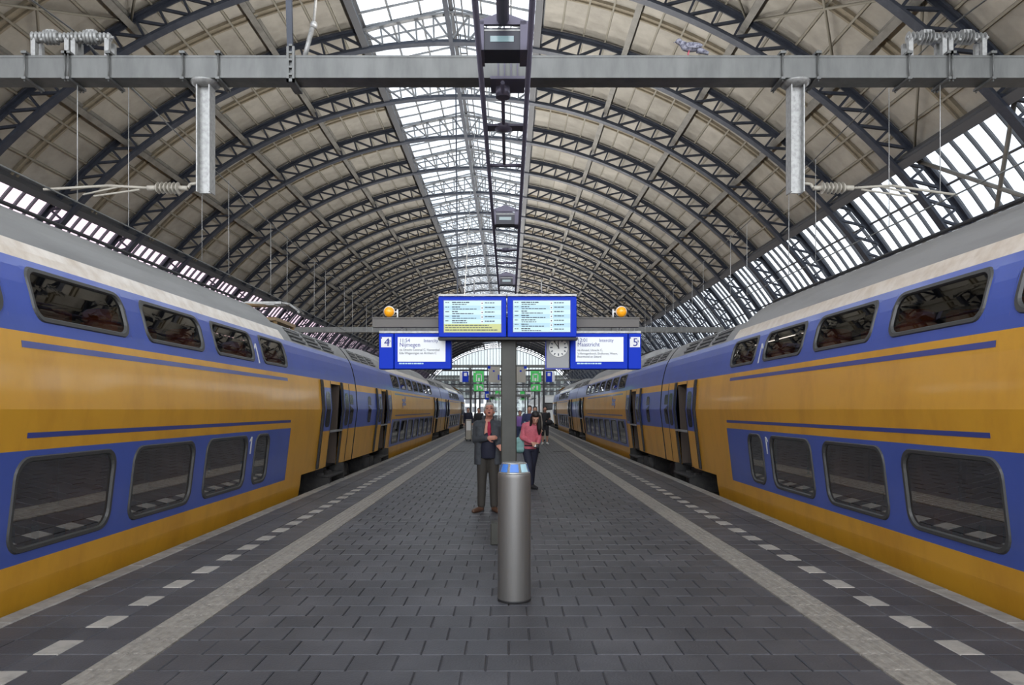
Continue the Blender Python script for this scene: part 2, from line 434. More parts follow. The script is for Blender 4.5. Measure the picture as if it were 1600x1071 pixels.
# purlins
PN = {1: 'edge girder along the skylight', 2: 'grey purlin nearest the skylight', 3: 'grey purlin midway up the vault', 4: 'grey purlin lowest on the vault', 5: 'edge girder above the side glazing'}
for s in (-1, 1):
    for k in range(1, 6):
        a = s*9.6*k; sn, cs = math.sin(R_(a)), math.cos(R_(a))
        o = thing('roof_purlin', (CX+24.5*sn, YA, CZ+24.5*cs), 'steel %s over track %s' % (PN[k], SIDE[s]), 'purlin')
        b = MB()
        if k in (1, 5): 
            b.box(-.16, .16, 0, YB-YA, -.62, -.55).box(-.03, .03, 0, YB-YA, -.55, .42).box(-.16, .16, 0, YB-YA, .42, .48); mm = 'girder'
            if k == 5: b.box(-.22, -.03, 0, YB-YA, -.35, .2)
        else: 
            b.box(-.13, .13, 0, YB-YA, -.18, -.13).box(-.02, .02, 0, YB-YA, -.13, .40).box(-.13, .13, 0, YB-YA, .40, .45); mm = 'purlin'
        inst('beam', b.mesh('beam', mm), o, (0,0,0), (0, R_(a), 0))
# trusses
def lattice(b, a0, a1, r0, r1, w=.10, step=2.35, m=0):
    n = max(1, round(abs(a1-a0)/step))
    pts = [a0+(a1-a0)*i/n for i in range(n+1)]
    out = []
    for i in range(n):
        out.append((pts[i], 'post')); out.append((pts[i], 'diag'))
    return pts, out
STEP = 2.35
pr = lambda r, a, y=0: (r*math.sin(R_(a)), y, r*math.cos(R_(a)))
AEND = 78.6
lc = MB(); lc.arc(RV-.05, RV+.03, -AEND, AEND, -.19, .19, 110); lc.arc(RV+.03, RV+.17, -AEND, AEND, -.03, .03, 110); lcm = lc.mesh('lower_chord', 'truss')
uc = {}
for s in (-1, 1):
    b = MB(); b.arc(RU+.04, RU+.12, s*SK, s*AEND, -.17, .17, 60); b.arc(RU-.10, RU+.04, s*SK, s*AEND, -.03, .03, 60); uc[s] = b.mesh('upper_chord', 'truss')
post_m = MB().box(-.045, .045, -.06, .06, RV+.1, RU-.02).mesh('lattice_bar', 'truss')
dgm = {}
for s in (-1, 1):
    dgm[s] = MB().bar(pr(RV+.1, 0), pr(RU-.02, s*STEP), .12, .10).mesh('lattice_bar', 'truss')
NA = int((AEND-SK)/STEP)
lat = {}
for s in (-1, 1):
    b = MB()
    for i in range(NA):
        a = s*(SK+STEP*i)
        b.bar(pr(RV+.1, a), pr(RU-.02, a), .12, .09); b.bar(pr(RV+.1, a), pr(RU-.02, a+s*STEP), .12, .10)
    lat[s] = b.mesh('lattice', 'truss')
# raised light arch under the skylight
la = MB(); NL = 10; top = []
for i in range(NL+1):
    a = -SK+2*SK*i/NL; top.append((RU+.03+.50*(1-abs(a)/SK), a))
for i in range(NL):
    la.bar(pr(*top[i]), pr(*top[i+1]), .26, .09)
lam = la.mesh('lantern_chord', 'truss_light')
lv = MB()
for i in range(1, NL):
    lv.bar(pr(RV+.1, top[i][1]), pr(*top[i]), .10, .08)
for i in range(NL):
    if i < NL/2: lv.bar(pr(*top[i]), pr(RV+.1, top[i+1][1]), .10, .08)
    else: lv.bar(pr(RV+.1, top[i][1]), pr(*top[i+1]), .10, .08)
lvm = lv.mesh('lantern_lattice', 'truss_light')
for ti, y in enumerate(TY+[YB-.3]):
    ORD = ('first', 'second', 'third', 'fourth', 'fifth', 'sixth', 'seventh', 'eighth', 'ninth', 'tenth')
    lab = 'arched dark blue lattice truss carrying the station roof'
    if 6 <= ti < 16: lab = '%s arched dark blue roof truss beyond the bay with crossed wind braces' % ORD[ti-6]
    elif ti == 5: lab = 'arched dark blue roof truss bounding the wind-braced bay, nearest the open end'
    elif ti == len(TY): lab = 'arched roof truss framing the glazed gable screen'
    t = thing('roof_truss', (CX, y, GZ), lab, 'roof truss', 'arched roof trusses of the hall')
    z = CZ-GZ
    inst('lower_chord', lcm, t, (0,0,z))
    for s in (-1, 1): inst('upper_chord', uc[s], t, (0,0,z))
    inst('lantern_chord', lam, t, (0,0,z)); inst('lantern_lattice', lvm, t, (0,0,z))
    if 22 < y < 54:
        for s in (-1, 1):
            for i in range(NA):
                a = R_(s*(SK+STEP*i))
                if i > 22: continue
                inst('lattice_bar', post_m, t, (0,0,z), (0, a, 0)); inst('lattice_bar', dgm[s], t, (0,0,z), (0, a, 0))
            b = MB()
            for i in range(23, NA):
                a = s*(SK+STEP*i); b.bar(pr(RV+.1, a), pr(RU-.02, a), .12, .09); b.bar(pr(RV+.1, a), pr(RU-.02, a+s*STEP), .12, .10)
            stuff(inst('lattice', b.mesh('lattice', 'truss'), t, (0,0,z)))
    else:
        for s in (-1, 1): stuff(inst('lattice', lat[s], t, (0,0,z)))
# skylight: two glazed slopes, three rows each
def slope_pt(a): return pr(RU+.22+.55*(1-abs(a)/SK), a)
w1 = thing('window_1', (CX, 0, CZ), 'long glazed skylight along the crown of the vault', 'skylight', kind='structure')
NY = 5; PYL = 6.01/NY; npn = 0; gst = MB(); gmesh = {}
for s in (-1, 1):
    for k in range(3):
        p0 = Vector(slope_pt(s*SK*k/3)); p1 = Vector(slope_pt(s*SK*(k+1)/3))
        gmesh[(s, k)] = (MB().add([(p0.x,-PYL/2+.03,p0.z),(p1.x,-PYL/2+.03,p1.z),(p1.x,PYL/2-.03,p1.z),(p0.x,PYL/2-.03,p0.z)], [(0,1,2,3)]).mesh('pane', 'pane'), p0, p1)
for (ya, yb) in bays:
    for j in range(NY):
        yc = ya+PYL*(j+.5)
        for (s, k), (me, p0, p1) in gmesh.items():
            if yc > 27 and npn < 296: inst('pane', me, w1, (0, yc, 0)); npn += 1
            else: gst.add([(p0.x,yc-PYL/2+.03,p0.z),(p1.x,yc-PYL/2+.03,p1.z),(p1.x,yc+PYL/2-.03,p1.z),(p0.x,yc+PYL/2-.03,p0.z)], [(0,1,2,3)])
stuff(inst('far_glazing', gst.mesh('far_glazing', 'pane'), w1))
b = MB()
for i in range(len(bays)*NY+1):
    y = TY[0]+i*PYL
    for s in (-1, 1): b.bar(Vector(slope_pt(0))+Vector((0,y,0)), Vector(slope_pt(s*SK))+Vector((0,y,0)), .06, .09)
gbm = b.mesh('glazing_bars', 'truss_light'); stuff(inst('glazing_bars', gbm, w1))
for s in (-1, 1):
    for k in (1, 2, 3):
        p = slope_pt(s*SK*k/3); inst('purlin_bar', MB().box(p[0]-.04, p[0]+.04, YA, YB, p[2]-.10, p[2]+.02).mesh('purlin_bar', 'truss_light'), w1)
p = slope_pt(0); inst('ridge_beam', MB().box(-.09, .09, YA, YB, p[2]-.16, p[2]+.04).mesh('ridge_beam', 'girder'), w1)
for dx, mm in ((-.0, 'truss'), ):
    inst('spine_beam', MB().box(dx-.10, dx+.10, YA, YB, RV-.05, RV+.12).mesh('spine_beam', mm), w1)
inst('walkway_rail', MB().box(.30, .36, YA, YB, RV+.35, RV+.42).box(.62, .68, YA, YB, RV+.35, RV+.42).mesh('walkway_rail', 'girder'), w1)
b = MB()
for i in range(60): b.box(.33, .65, YA+i*3.6, YA+i*3.6+.08, RV+.34, RV+.38)
for i, y in enumerate(TY): b.box(.40, .46, y-.04, y+.04, RV+.02, RV+.4)
stuff(inst('walkway_rungs', b.mesh('walkway_rungs', 'girder'), w1))
# side glazing
for wi, s in ((2, 1), (3, -1)):
    w = thing('window_%d' % wi, (CX, 0, CZ), 'tall slanting glazed strip along the eaves above track %s' % SIDE[s], 'window', kind='structure')
    mg = 'pane' if s > 0 else 'pane_pink'
    gl0 = GL0
    NG = 7; gy = 6.01/NG; rows = 3; da = (GL1-GL0)/rows; cnt = 0; st = MB()
    pmn = MB().add([pr(RD+.02, -da/2+.03, -gy/2+.03), pr(RD+.02, da/2-.03, -gy/2+.03), pr(RD+.02, da/2-.03, gy/2-.03), pr(RD+.02, -da/2+.03, gy/2-.03)], [(0,1,2,3)]).mesh('pane', mg)
    bm_ = MB(); bm_.arc(RD-.10, RD+.05, s*GL0, s*GL1, -.022, .022, 6); bm_ = bm_.mesh('glazing_bar', 'girder'); bst = MB()
    nb = 0
    for (ya, yb) in bays:
        for j in range(NG):
            yc = ya+gy*(j+.5)
            for k in range(rows):
                a = s*(GL0+da*(k+.5))
                if yc > 20 and cnt < 280: inst('pane', pmn, w, (0, yc, 0), (0, R_(a), 0)); cnt += 1
                else: st.add([pr(RD+.02, a-da/2+.03, yc-gy/2+.03), pr(RD+.02, a+da/2-.03, yc-gy/2+.03), pr(RD+.02, a+da/2-.03, yc+gy/2-.03), pr(RD+.02, a-da/2+.03, yc+gy/2-.03)], [(0,1,2,3)])
            if 20 < yc < 90: inst('glazing_bar', bm_, w, (0, ya+gy*j, 0))
            else: bst.arc(RD-.10, RD+.05, s*GL0, s*GL1, ya+gy*j-.022, ya+gy*j+.022, 3)
    stuff(inst('far_glazing', st.mesh('far_glazing', mg), w)); stuff(inst('far_glazing_bars', bst.mesh('far_glazing_bars', 'girder'), w))
    for k in range(1, rows+1):
        a = s*(GL0+da*k); b = MB().box(-.04, .04, YA, YB, RD-.12, RD-.02)
        inst('transom', b.mesh('transom', 'girder'), w, (0,0,0), (0, R_(a), 0))
    # sill gutter at the foot of the glass
    a = s*GL1
    inst('sill', MB().box(-.2, .2, YA, YB, RD-.45, RD+.05).mesh('sill', 'purlin'), w, (0,0,0), (0, R_(a), 0))
# low side walls under the eaves
for nm, s in (('wall_left', -1), ('wall_right', 1)):
    b = MB(); x0 = CX+s*22.4
    b.box(min(x0, x0+s*.4), max(x0, x0+s*.4), YA, YB, GZ, 2.6)
    tag(b.build(nm, 'brick', org=(x0, 0, GZ)), 'low brick side wall of the hall beyond the train on track %s' % SIDE[s], 'wall', kind='structure')
# X brace of the side glazing, track 5 side
b = MB()
for ya, yb in (bays[5],):
    for (a0, a1) in ((48, 60),):
        b.path([(CX+24.5*math.sin(R_(a0)), ya, CZ+24.5*math.cos(R_(a0))), (CX+24.5*math.sin(R_(a1)), yb, CZ+24.5*math.cos(R_(a1)))], .08)
        b.path([(CX+24.5*math.sin(R_(a0)), yb, CZ+24.5*math.cos(R_(a0))), (CX+24.5*math.sin(R_(a1)), ya, CZ+24.5*math.cos(R_(a1)))], .08)
b.build('wind_brace', 'purlin', ce)
# glazed gable at the far end
gb = thing('wall_back', (CX, YB, 4.6), 'glazed gable screen closing the far end of the hall', 'gable', kind='structure')
b = MB(); q = MB(); zlow = 4.6
for i in range(-26, 27):
    x = i*.85; zt = math.sqrt(max(0, RV**2-x*x))+CZ
    if zt > zlow+.3:
        b.box(CX+x-.06, CX+x+.06, YB-.1, YB+.05, zlow, zt)
        x2 = x+.85; zt2 = math.sqrt(max(0, RV**2-x2*x2))+CZ
        if zt2 > zlow+.1: q.add([(CX+x,YB,zlow),(CX+x2,YB,zlow),(CX+x2,YB,zt2),(CX+x,YB,zt)], [(0,1,2,3)])
for z in (4.6, 8.6, 12.6): 
    hw = math.sqrt(RV**2-(z-CZ)**2); b.box(CX-hw, CX+hw, YB-.25, YB+.1, z-.22, z+.22)
stuff(b.build('mullions', 'girder', gb)); stuff(q.build('glazing', 'pane_gable', gb))
for x in (-14, -6, 2, 10): MB().box(CX+x+2.7-.3, CX+x+2.7+.3, YB-.3, YB+.3, GZ, 4.7).build('column', 'girder', gb)

# ------------------------------------------------------------------ trains
XS, XC = 3.87, 5.27               # crease plane and centre line (distance from the middle of the platform)
PROF = [(-.16,.26),(-.10,.215),(0,.20),(.15,.172),(.33,.152),(.8,.096),(1.14,.055),(1.265,.04),(1.6,0),(2.06,.03),(2.23,.05),(2.36,.07),(2.5,.10),(2.64,.135),(2.78,.185),
        (2.87,.235),(2.96,.29),(3.05,.355),(3.15,.44),(3.28,.56),(3.40,.70),(3.50,.86),(3.575,1.05),(3.615,1.22),(3.63,1.4)]
def dof(z):
    for (z0, d0), (z1, d1) in zip(PROF, PROF[1:]):
        if z <= z1: return d0+(d1-d0)*(z-z0)/(z1-z0)
    return 1.4
def X(s, z, off=0): return s*(XS+dof(z)+off)
def zs(a, b):
    return [a]+[z for z, d in PROF if a+1e-4 < z < b-1e-4]+[b]
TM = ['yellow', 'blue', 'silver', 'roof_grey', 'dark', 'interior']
def strip(b, s, y0, y1, za, zb, m, off=0., far=False):
    Z = zs(za, zb)
    for z0, z1 in zip(Z, Z[1:]):
        x0, x1 = X(s, z0, off), X(s, z1, off)
        if far: x0, x1 = s*(2*XC)-x0, s*(2*XC)-x1
        b.add([(x0,y0,z0),(x0,y1,z0),(x1,y1,z1),(x1,y0,z1)], [(0,1,2,3)], m, False)
def rrect(y0, y1, z0, z1, r, n=6, r2=None):
    """rounded rectangle outline in (y, z)"""
    pts = []
    for cy, cz, a0 in ((y1-r, z1-r, 0), (y0+r, z1-r, 90), (y0+r, z0+r, 180), (y1-r, z0+r, 270)):
        for i in range(n+1):
            t = R_(a0+90*i/n); pts.append((cy+r*math.cos(t), cz+r*math.sin(t)))
    return pts
def refine(pts):
    out = []
    for i, p in enumerate(pts):
        q = pts[(i+1)%len(pts)]; out.append(p)
        k = int(math.hypot(q[0]-p[0], q[1]-p[1])/.16)
        for j in range(1, k+1): out.append((p[0]+(q[0]-p[0])*j/(k+1), p[1]+(q[1]-p[1])*j/(k+1)))
    return out
def cellwin(b, s, Y0, Y1, Z0, Z1, win, m, off=0.):
    """rectangular skin cell [Y0,Y1]x[Z0,Z1] with a rounded opening"""
    w = refine(rrect(*win)); cy, cz = (win[0]+win[1])/2, (win[2]+win[3])/2; n = len(w)
    hw, hh = (win[1]-win[0])/2, (win[3]-win[2])/2
    outer = []
    for (y, z) in w:
        # push outwards to the border of the cell, corner regions to the corner
        ty, tz = (y-cy)/hw, (z-cz)/hh; mx = max(abs(ty), abs(tz)); ty /= mx; tz /= mx
        oy = cy+ty*(Y1-cy if ty > 0 else cy-Y0); oz = cz+tz*(Z1-cz if tz > 0 else cz-Z0); outer.append((oy, oz))
    for c in ((Y0,Z0),(Y0,Z1),(Y1,Z0),(Y1,Z1)):
        i = min(range(n), key=lambda k: (outer[k][0]-c[0])**2+(outer[k][1]-c[1])**2); outer[i] = c
    K = 3; rings = []
    for k in range(K+1):
        t = k/K; rings.append([(a[0]+(o[0]-a[0])*t, a[1]+(o[1]-a[1])*t) for a, o in zip(w, outer)])
    vs = [(X(s, z, off), y, z) for ring in rings for (y, z) in ring]; fs = []
    for k in range(K):
        for i in range(n): fs.append((k*n+i, k*n+(i+1)%n, k*n+n+(i+1)%n, k*n+n+i))
    b.add(vs, fs, m)
    return w
def window(s, win, parent):
    """pane (slightly recessed) with a rubber frame as its sub-part"""
    w = refine(rrect(*win)); n = len(w); b = MB()
    cy, cz = (win[0]+win[1])/2, (win[2]+win[3])/2; K = 3; vs = []
    for k in range(K+1):
        t = k/K
        for (y, z) in w:
            yy, zz = cy+(y-cy)*(1-t), cz+(z-cz)*(1-t); vs.append((X(s, zz, .012), yy, zz))
    fs = []
    for k in range(K-1):
        for i in range(n): fs.append((k*n+i, k*n+(i+1)%n, k*n+n+(i+1)%n, k*n+n+i))
    b.add(vs[:K*n]+[vs[K*n]], fs+[((K-1)*n+i, (K-1)*n+(i+1)%n, K*n) for i in range(n)], 0)
    p = b.build('window_pane', 'coach_glass' if win[2] < 1.5 else 'coach_glass_up', parent)
    fr = MB(); wi = .038; vs = []
    for (gr, off) in ((wi, .004), (wi-.012, -.016), (-.004, -.014), (-.016, .010)):
        sy, sz = 1+gr/((win[1]-win[0])/2), 1+gr/((win[3]-win[2])/2)
        for (y, z) in w: vs.append((X(s, cz+(z-cz)*sz, off), cy+(y-cy)*sy, cz+(z-cz)*sz))
    fs = []
    for k in range(3):
        for i in range(n): fs.append((k*n+i, k*n+(i+1)%n, k*n+n+(i+1)%n, k*n+n+i))
    fr.add(vs, fs); fr.build('window_frame', 'winframe', p)
    return p
seat_b = MB()
seat_b.cbox(-.23, .23, -.25, .25, .30, .46, .03); seat_b.cbox(-.22, .22, .16, .30, .42, 1.02, .04)
seat_b.cbox(-.16, .16, .14, .30, 1.0, 1.16, .04); seat_b.box(-.05, .05, -.05, .05, 0, .32)
SEAT = seat_b.mesh('seat', 'seat')
def digit(s, y, z, h, parent):
    b = MB(); w = .045*h/.3; x = lambda zz: X(s, zz, -.004)
    out = [(y-w/2, z), (y+w/2, z), (y+w/2, z+h), (y-w/2, z+h), (y-w*2.0, z+h*.80), (y-w*2.0, z+h*.70), (y-w/2, z+h*.82)]
    n = len(out); vs = [(x(b_), a, b_) for a, b_ in out]+[(X(s, b_, .004), a, b_) for a, b_ in out]
    b.add(vs, [tuple(range(n))]+[(i, (i+1)%n, n+(i+1)%n, n+i) for i in range(n)])
    return b.build('class_number', 'white', parent)
def bogie(s, yc, parent):
    b = MB(); xo = s*(XS+.20); xi = s*(2*XC)-xo
    a0, a1 = sorted((xo, xi))
    b.cbox(a0, a1, yc-1.75, yc+1.75, -.38, -.18, .04); b.box(a0+.1, a1-.1, yc-.5, yc+.5, -.30, .28)
    for dy in (-1.25, 1.25): b.cbox(xo-.06, xo+.06, yc+dy-.17, yc+dy+.17, -.56, -.20, .03)
    for dy in (-.35, .35): b.tube((xo+s*.08, yc+dy, -.22), (xo+s*.08, yc+dy, .22), .13, 12)
    bo = b.build('bogie', 'bogie', parent)
    for dy in (-1.25, 1.25):
        for xx in (XC-.72, XC+.72):
            MB().lathe([(.08,-.10),(.08,-.06),(.30,-.055),(.41,-.055),(.415,.0),(.415,.03),(.41,.035),(.41,.075),(.2,.08),(.2,.12)], 24, (s*xx, yc+dy, GZ+.586), axis='x').build('wheel', 'wheel', bo)
def leaf(s, y0, y1, parent, m=('yellow', 'blue', 'dark')):
    """one open plug-door leaf standing out from the side"""
    b = MB(); off = -.055
    for za, zb, mm in ((.36, 1.14, 0), (1.14, 2.06, 1), (2.06, 2.22, 0)):
        Z = zs(za, zb)
        for z0, z1 in zip(Z, Z[1:]):
            vs = []
            for z in (z0, z1):
                for o in (off, off+.045):
                    for y in (y0, y1): vs.append((X(s, z, o), y, z))
            b.add(vs, [(0,1,5,4)], mm); b.add(vs, [(2,3,7,6),(0,2,6,4),(1,3,7,5)], 2)
    Z = (.36, 2.22)
    for z in Z: b.add([(X(s, z, off), y0, z), (X(s, z, off), y1, z), (X(s, z, off+.045), y1, z), (X(s, z, off+.045), y0, z)], [(0,1,2,3)], 2)
    for ea, eb in ((y0, y0+.055), (y1-.055, y1)): strip(b, s, ea, eb, .37, 2.21, 2, off=off-.004)
    o = b.build('door_leaf', list(m), parent)
    w = rrect(y0+.16*(y1-y0)/.75, y1-.16*(y1-y0)/.75, 1.22, 1.98, .12*(y1-y0)/.75)
    p = MB(); n = len(w); vs = []
    for k, oo in enumerate((off-.004,)):
        for y, z in w: vs.append((X(s, z, oo), y, z))
    # fan split at the crease keeps the pane on the folded leaf
    up = [i for i in range(n) if w[i][1] >= 1.6]; lo = [i for i in range(n) if w[i][1] < 1.6]
    ya, yb = w[up[0]][0], w[up[-1]][0]
    up_v = [vs[i] for i in up]+[(X(s, 1.6, off-.004), min(ya,yb) if w[up[-1]][0] < w[up[0]][0] else max(ya,yb), 1.6), (X(s, 1.6, off-.004), max(ya,yb) if w[up[-1]][0] < w[up[0]][0] else min(ya,yb), 1.6)]
    p.add(up_v, [tuple(range(len(up_v)))])
    ya, yb = w[lo[0]][0], w[lo[-1]][0]
    lo_v = [vs[i] for i in lo]+[(X(s, 1.6, off-.004), yb, 1.6), (X(s, 1.6, off-.004), ya, 1.6)]
    p.add(lo_v, [tuple(range(len(lo_v)))])
    p.build('door_window', 'coach_window_dark', o)
    return o
mat('coach_window_dark', (.012, .012, .014), .15, spec=.3)
def coach(s, y0, y1, sal, doors, wins_lo, wins_up, label, seats=False, ones=(), logo=None, nose=False, stripes=(), endwins=()):
    """s: side (-1 track 4, +1 track 5); sal=(ya,yb) saloon; doors: opening ranges; windows as (ya,yb)"""
    r = thing('double_deck_coach', (s*XC, (y0+y1)/2, GZ), label, 'train coach', 'double-deck coaches on track %s' % SIDE[s])
    g0 = .06; ya, yb = sal; b = MB()
    # saloon skin
    strip(b, s, ya-.8, yb+.8, -.16, .33, 0); strip(b, s, ya, yb, 1.265, 2.23, 0)
    strip(b, s, ya, yb, 2.87, 3.05, 2)
    strip(b, s, ya, yb, 3.05, 3.63, 3)
    for (wl, za, zb, z0, z1, rad) in ((wins_lo, .33, 1.265, .45, 1.18, .16), (wins_up, 2.23, 2.87, 2.37, 2.775, .12)):
        cur = ya
        for i, (wa, wb) in enumerate(sorted(wl)):
            nxt = sorted(wl)[i+1][0] if i+1 < len(wl) else None
            ea = wa-.07; eb = wb+.07
            strip(b, s, cur, ea, za, zb, 1)
            cellwin(b, s, ea, eb, za, zb, (wa, wb, z0, z1, min(rad, (wb-wa)/2-.01)), 1)
            cur = eb
        strip(b, s, cur, yb, za, zb, 1)
    # end sections with doors
    for ea, eb in ((y0+g0, ya), (yb, y1-g0)):
        if eb-ea < .2: continue
        ds = [d for d in doors if ea < d[0] < eb]
        cuts = [ea]+[v for d in ds for v in d]+[eb]
        for k in range(0, len(cuts), 2):
            a, c = cuts[k], cuts[k+1]
            d0 = ds[0] if ds else None
            if d0 is None: parts_ = [(a, c, 0)]
            else:
                w_ = (d0[1]-d0[0])*.62
                e0 = d0[0]-w_ if ea == yb else d0[1]+w_        # where the blue band of the doors ends
                if not a < e0 < c: parts_ = [(a, c, 1)]
                else: parts_ = [(a, e0, 0), (e0, c, 1)] if ea == yb else [(a, e0, 1), (e0, c, 0)]
            for pa, pc, mb_ in parts_:
                strip(b, s, pa, pc, .33, 1.14, 0); strip(b, s, pa, pc, 1.14, 2.06, mb_); strip(b, s, pa, pc, 2.06, 2.23, 0)
        strip(b, s, ea, eb, 2.23, 2.87, 1)
        for d in ds:
            strip(b, s, d[0], d[1], 2.16, 2.23, 0)
            # vestibule walls behind the opening
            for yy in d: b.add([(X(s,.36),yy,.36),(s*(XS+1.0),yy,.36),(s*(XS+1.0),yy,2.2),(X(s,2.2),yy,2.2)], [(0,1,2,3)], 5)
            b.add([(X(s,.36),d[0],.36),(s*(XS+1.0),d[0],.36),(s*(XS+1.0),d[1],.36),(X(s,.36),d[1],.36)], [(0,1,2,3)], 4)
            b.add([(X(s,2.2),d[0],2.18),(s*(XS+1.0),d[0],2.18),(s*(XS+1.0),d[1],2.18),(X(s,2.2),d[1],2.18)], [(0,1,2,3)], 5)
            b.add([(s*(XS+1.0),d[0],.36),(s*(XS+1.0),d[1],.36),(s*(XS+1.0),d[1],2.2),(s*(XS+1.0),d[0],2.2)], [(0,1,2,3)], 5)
        strip(b, s, ea, eb, 2.87, 3.2, 3)
        xa, xb = X(s, 3.2), s*(2*XC)-X(s, 3.2)
        b.add([(xa,ea,3.2),(xa,eb,3.2),(xb,eb,3.22),(xb,ea,3.22)], [(0,1,2,3)], 3)
    # step walls between high saloon roof and lower end roof
    for yy in (ya, yb):
        Z = zs(3.0, 3.63); pts = [(X(s, z), yy, z) for z in Z]+[(s*(2*XC)-X(s, z), yy, z) for z in reversed(Z)]
        b.add(pts, [tuple(range(len(pts)))], 3)
    # closed far side, underside and ends
    strip(b, s, y0+g0, y1-g0, -.16, 2.87, 0, far=True); strip(b, s, ya, yb, 2.87, 3.63, 3, far=True)
    for ea, eb in ((y0+g0, ya), (yb, y1-g0)): strip(b, s, ea, eb, 2.87, 3.2, 3, far=True)
    xa, xb = X(s, -.16), s*(2*XC)-X(s, -.16)
    b.add([(xa,ya-.8,-.16),(xa,yb+.8,-.16),(xb,yb+.8,-.16),(xb,ya-.8,-.16)], [(0,1,2,3)], 4)
    for ea, eb in ((y0+g0, ya-.8), (yb+.8, y1-g0)):
        xa2, xb2 = X(s, .33), s*(2*XC)-X(s, .33)
        b.add([(xa2,ea,.33),(xa2,eb,.33),(xb2,eb,.33),(xb2,ea,.33)], [(0,1,2,3)], 4)
    for yy in (y0+g0, y1-g0):
        Z = zs(.33, 3.2); pts = [(X(s, z), yy, z) for z in Z]+[(s*(2*XC)-X(s, z), yy, z) for z in reversed(Z)]
        b.add(pts, [tuple(range(len(pts)))], 4)
    for yy in (ya-.8, yb+.8):
        Z = zs(-.16, .33); pts = [(X(s, z), yy, z) for z in Z]+[(s*(2*XC)-X(s, z), yy, z) for z in reversed(Z)]
        b.add(pts, [tuple(range(len(pts)))], 4)
    # decks
    for z in (.16, 1.42, 1.5): b.add([(X(s,z,.03),ya,z),(X(s,z,.03),yb,z),(s*2*XC-X(s,z,.03),yb,z),(s*2*XC-X(s,z,.03),ya,z)], [(0,1,2,3)], 5)
    body = b.build('body_shell', TM, r)
    # windows
    for (wl, z0, z1, rad) in ((wins_lo, .45, 1.18, .16), (wins_up, 2.37, 2.775, .12)):
        for wa, wb in wl: window(s, (wa, wb, z0, z1, min(rad, (wb-wa)/2-.01)), r)
    # door leaves, step, rails
    for d in doors:
        w = (d[1]-d[0])*.62
        leaf(s, d[0]-w, d[0]-.01, r); leaf(s, d[1]+.01, d[1]+w, r)
        st = MB(); xo, xi = s*(XS-.02), s*(XS+.35); st.cbox(min(xo,xi), max(xo,xi), d[0]-.15, d[1]+.15, .12, .17, .01)
        st.box(min(xo,xi)+.03, max(xo,xi), d[0]-.15, d[0]-.08, -.1, .14).box(min(xo,xi)+.03, max(xo,xi), d[1]+.08, d[1]+.15, -.1, .36)
        st.build('door_step', 'bogie', r)
        for yy in (d[0]+.05,): MB().tube((X(s,1.0,.03), yy, .5), (X(s,2.0,.06), yy, 2.1), .018, 8).build('grab_rail', 'steel_cap', r)
        MB().box(*sorted((X(s,1.1,-.07), X(s,1.1,.02))), d[0]-.02, d[1]+.02, 1.10, 1.14).build('door_guide', 'galv_light', r)
    for (wa, wb) in endwins:
        q = MB(); w = refine(rrect(wa, wb, 1.24, 1.96, min(.12, (wb-wa)/2-.01))); n = len(w)
        for half in (0, 1):
            pts = [(y, z) for (y, z) in w if (z >= 1.6 if half else z <= 1.6)]
            pts = sorted(pts, key=lambda p: math.atan2(p[1]-1.6+(-.2 if half else .2), p[0]-(wa+wb)/2))
            pts = ([(wb, 1.6)]+pts+[(wa, 1.6)]) if half else ([(wa, 1.6)]+pts+[(wb, 1.6)])
            q.add([(X(s, z, -.006), y, z) for y, z in pts], [tuple(range(len(pts)))])
        q.build('end_window', 'coach_window_dark', r)
    # roof grilles at the ends
    for ea, eb in ((y0+g0, ya), (yb, y1-g0)):
        if eb-ea < 2: continue
        for gy in (ea+.55, ea+1.75, ea+2.95):
            if gy+1.0 > eb: continue
            q = MB(); 
            q.add([(X(s,2.91,-.012),gy,2.91),(X(s,2.91,-.012),gy+.95,2.91),(X(s,3.17,-.012),gy+.95,3.17),(X(s,3.17,-.012),gy,3.17)], [(0,1,2,3)])
            gr = q.build('roof_grille', 'dark', r)
            for k in range(3):
                z = 2.95+k*.085
                MB().bar((X(s,z,-.02),gy,z),(X(s,z,-.02),gy+.95,z),.03,.02,(0,0,1)).build('louvre', 'galv', gr)
    q = MB().tube((s*(XS+.93), ya+.1, 3.565), (s*(XS+.93), yb-.1, 3.565), .022, 8); q.build('roof_pipe', 'dark', r)
    # stripes, digits
    for (sa, sb_, z0, z1) in stripes:
        q = MB(); strip(q, s, sa, sb_, z0, z1, 0, off=-.003); strip(q, s, sa, sb_, z0, z1, 0, off=.004); q.build('stripe', 'stripe_blue', r)
    for (y, z, h) in ones: digit(s, y, z, h, r)
    if logo:
        y, z, k = logo; q = MB(); xx = lambda z: X(s, z, -.004)
        for (A, B) in (((-.5,.12),(.28,.12)), ((.28,.12),(.02,-.14)), ((.5,-.12),(-.28,-.12)), ((-.28,-.12),(-.02,.14)), ((.28,.12),(.5,.12)), ((.5,.12),(.36,.32)), ((-.28,-.12),(-.5,-.12)), ((-.5,-.12),(-.36,-.32))):
            A = (A[0], A[1]*.7); B = (B[0], B[1]*.7); a = (xx(z+A[1]*k), y+A[0]*k, z+A[1]*k); c = (xx(z+B[1]*k), y+B[0]*k, z+B[1]*k)
            q.bar(a, c, .012, .11*k, (1,0,0))
        q.build('logo', 'stripe_blue', r)
    # running gear
    for yc in ((y0+ya)/2-.2, (yb+y1)/2+.2):
        if y0+1.5 < yc < y1-1.5: bogie(s, yc, r)
    q = MB(); x0, x1 = sorted((X(s,.5,.25), s*2*XC-X(s,.5,.25)))
    q.box(x0, x1, y1-g0, y1+g0-.004, .34, 3.05); q.box(x0+.6, x1-.6, y1-.6, y1+g0-.004, -.1, .3)
    if not nose: q.build('gangway', 'dark', r)
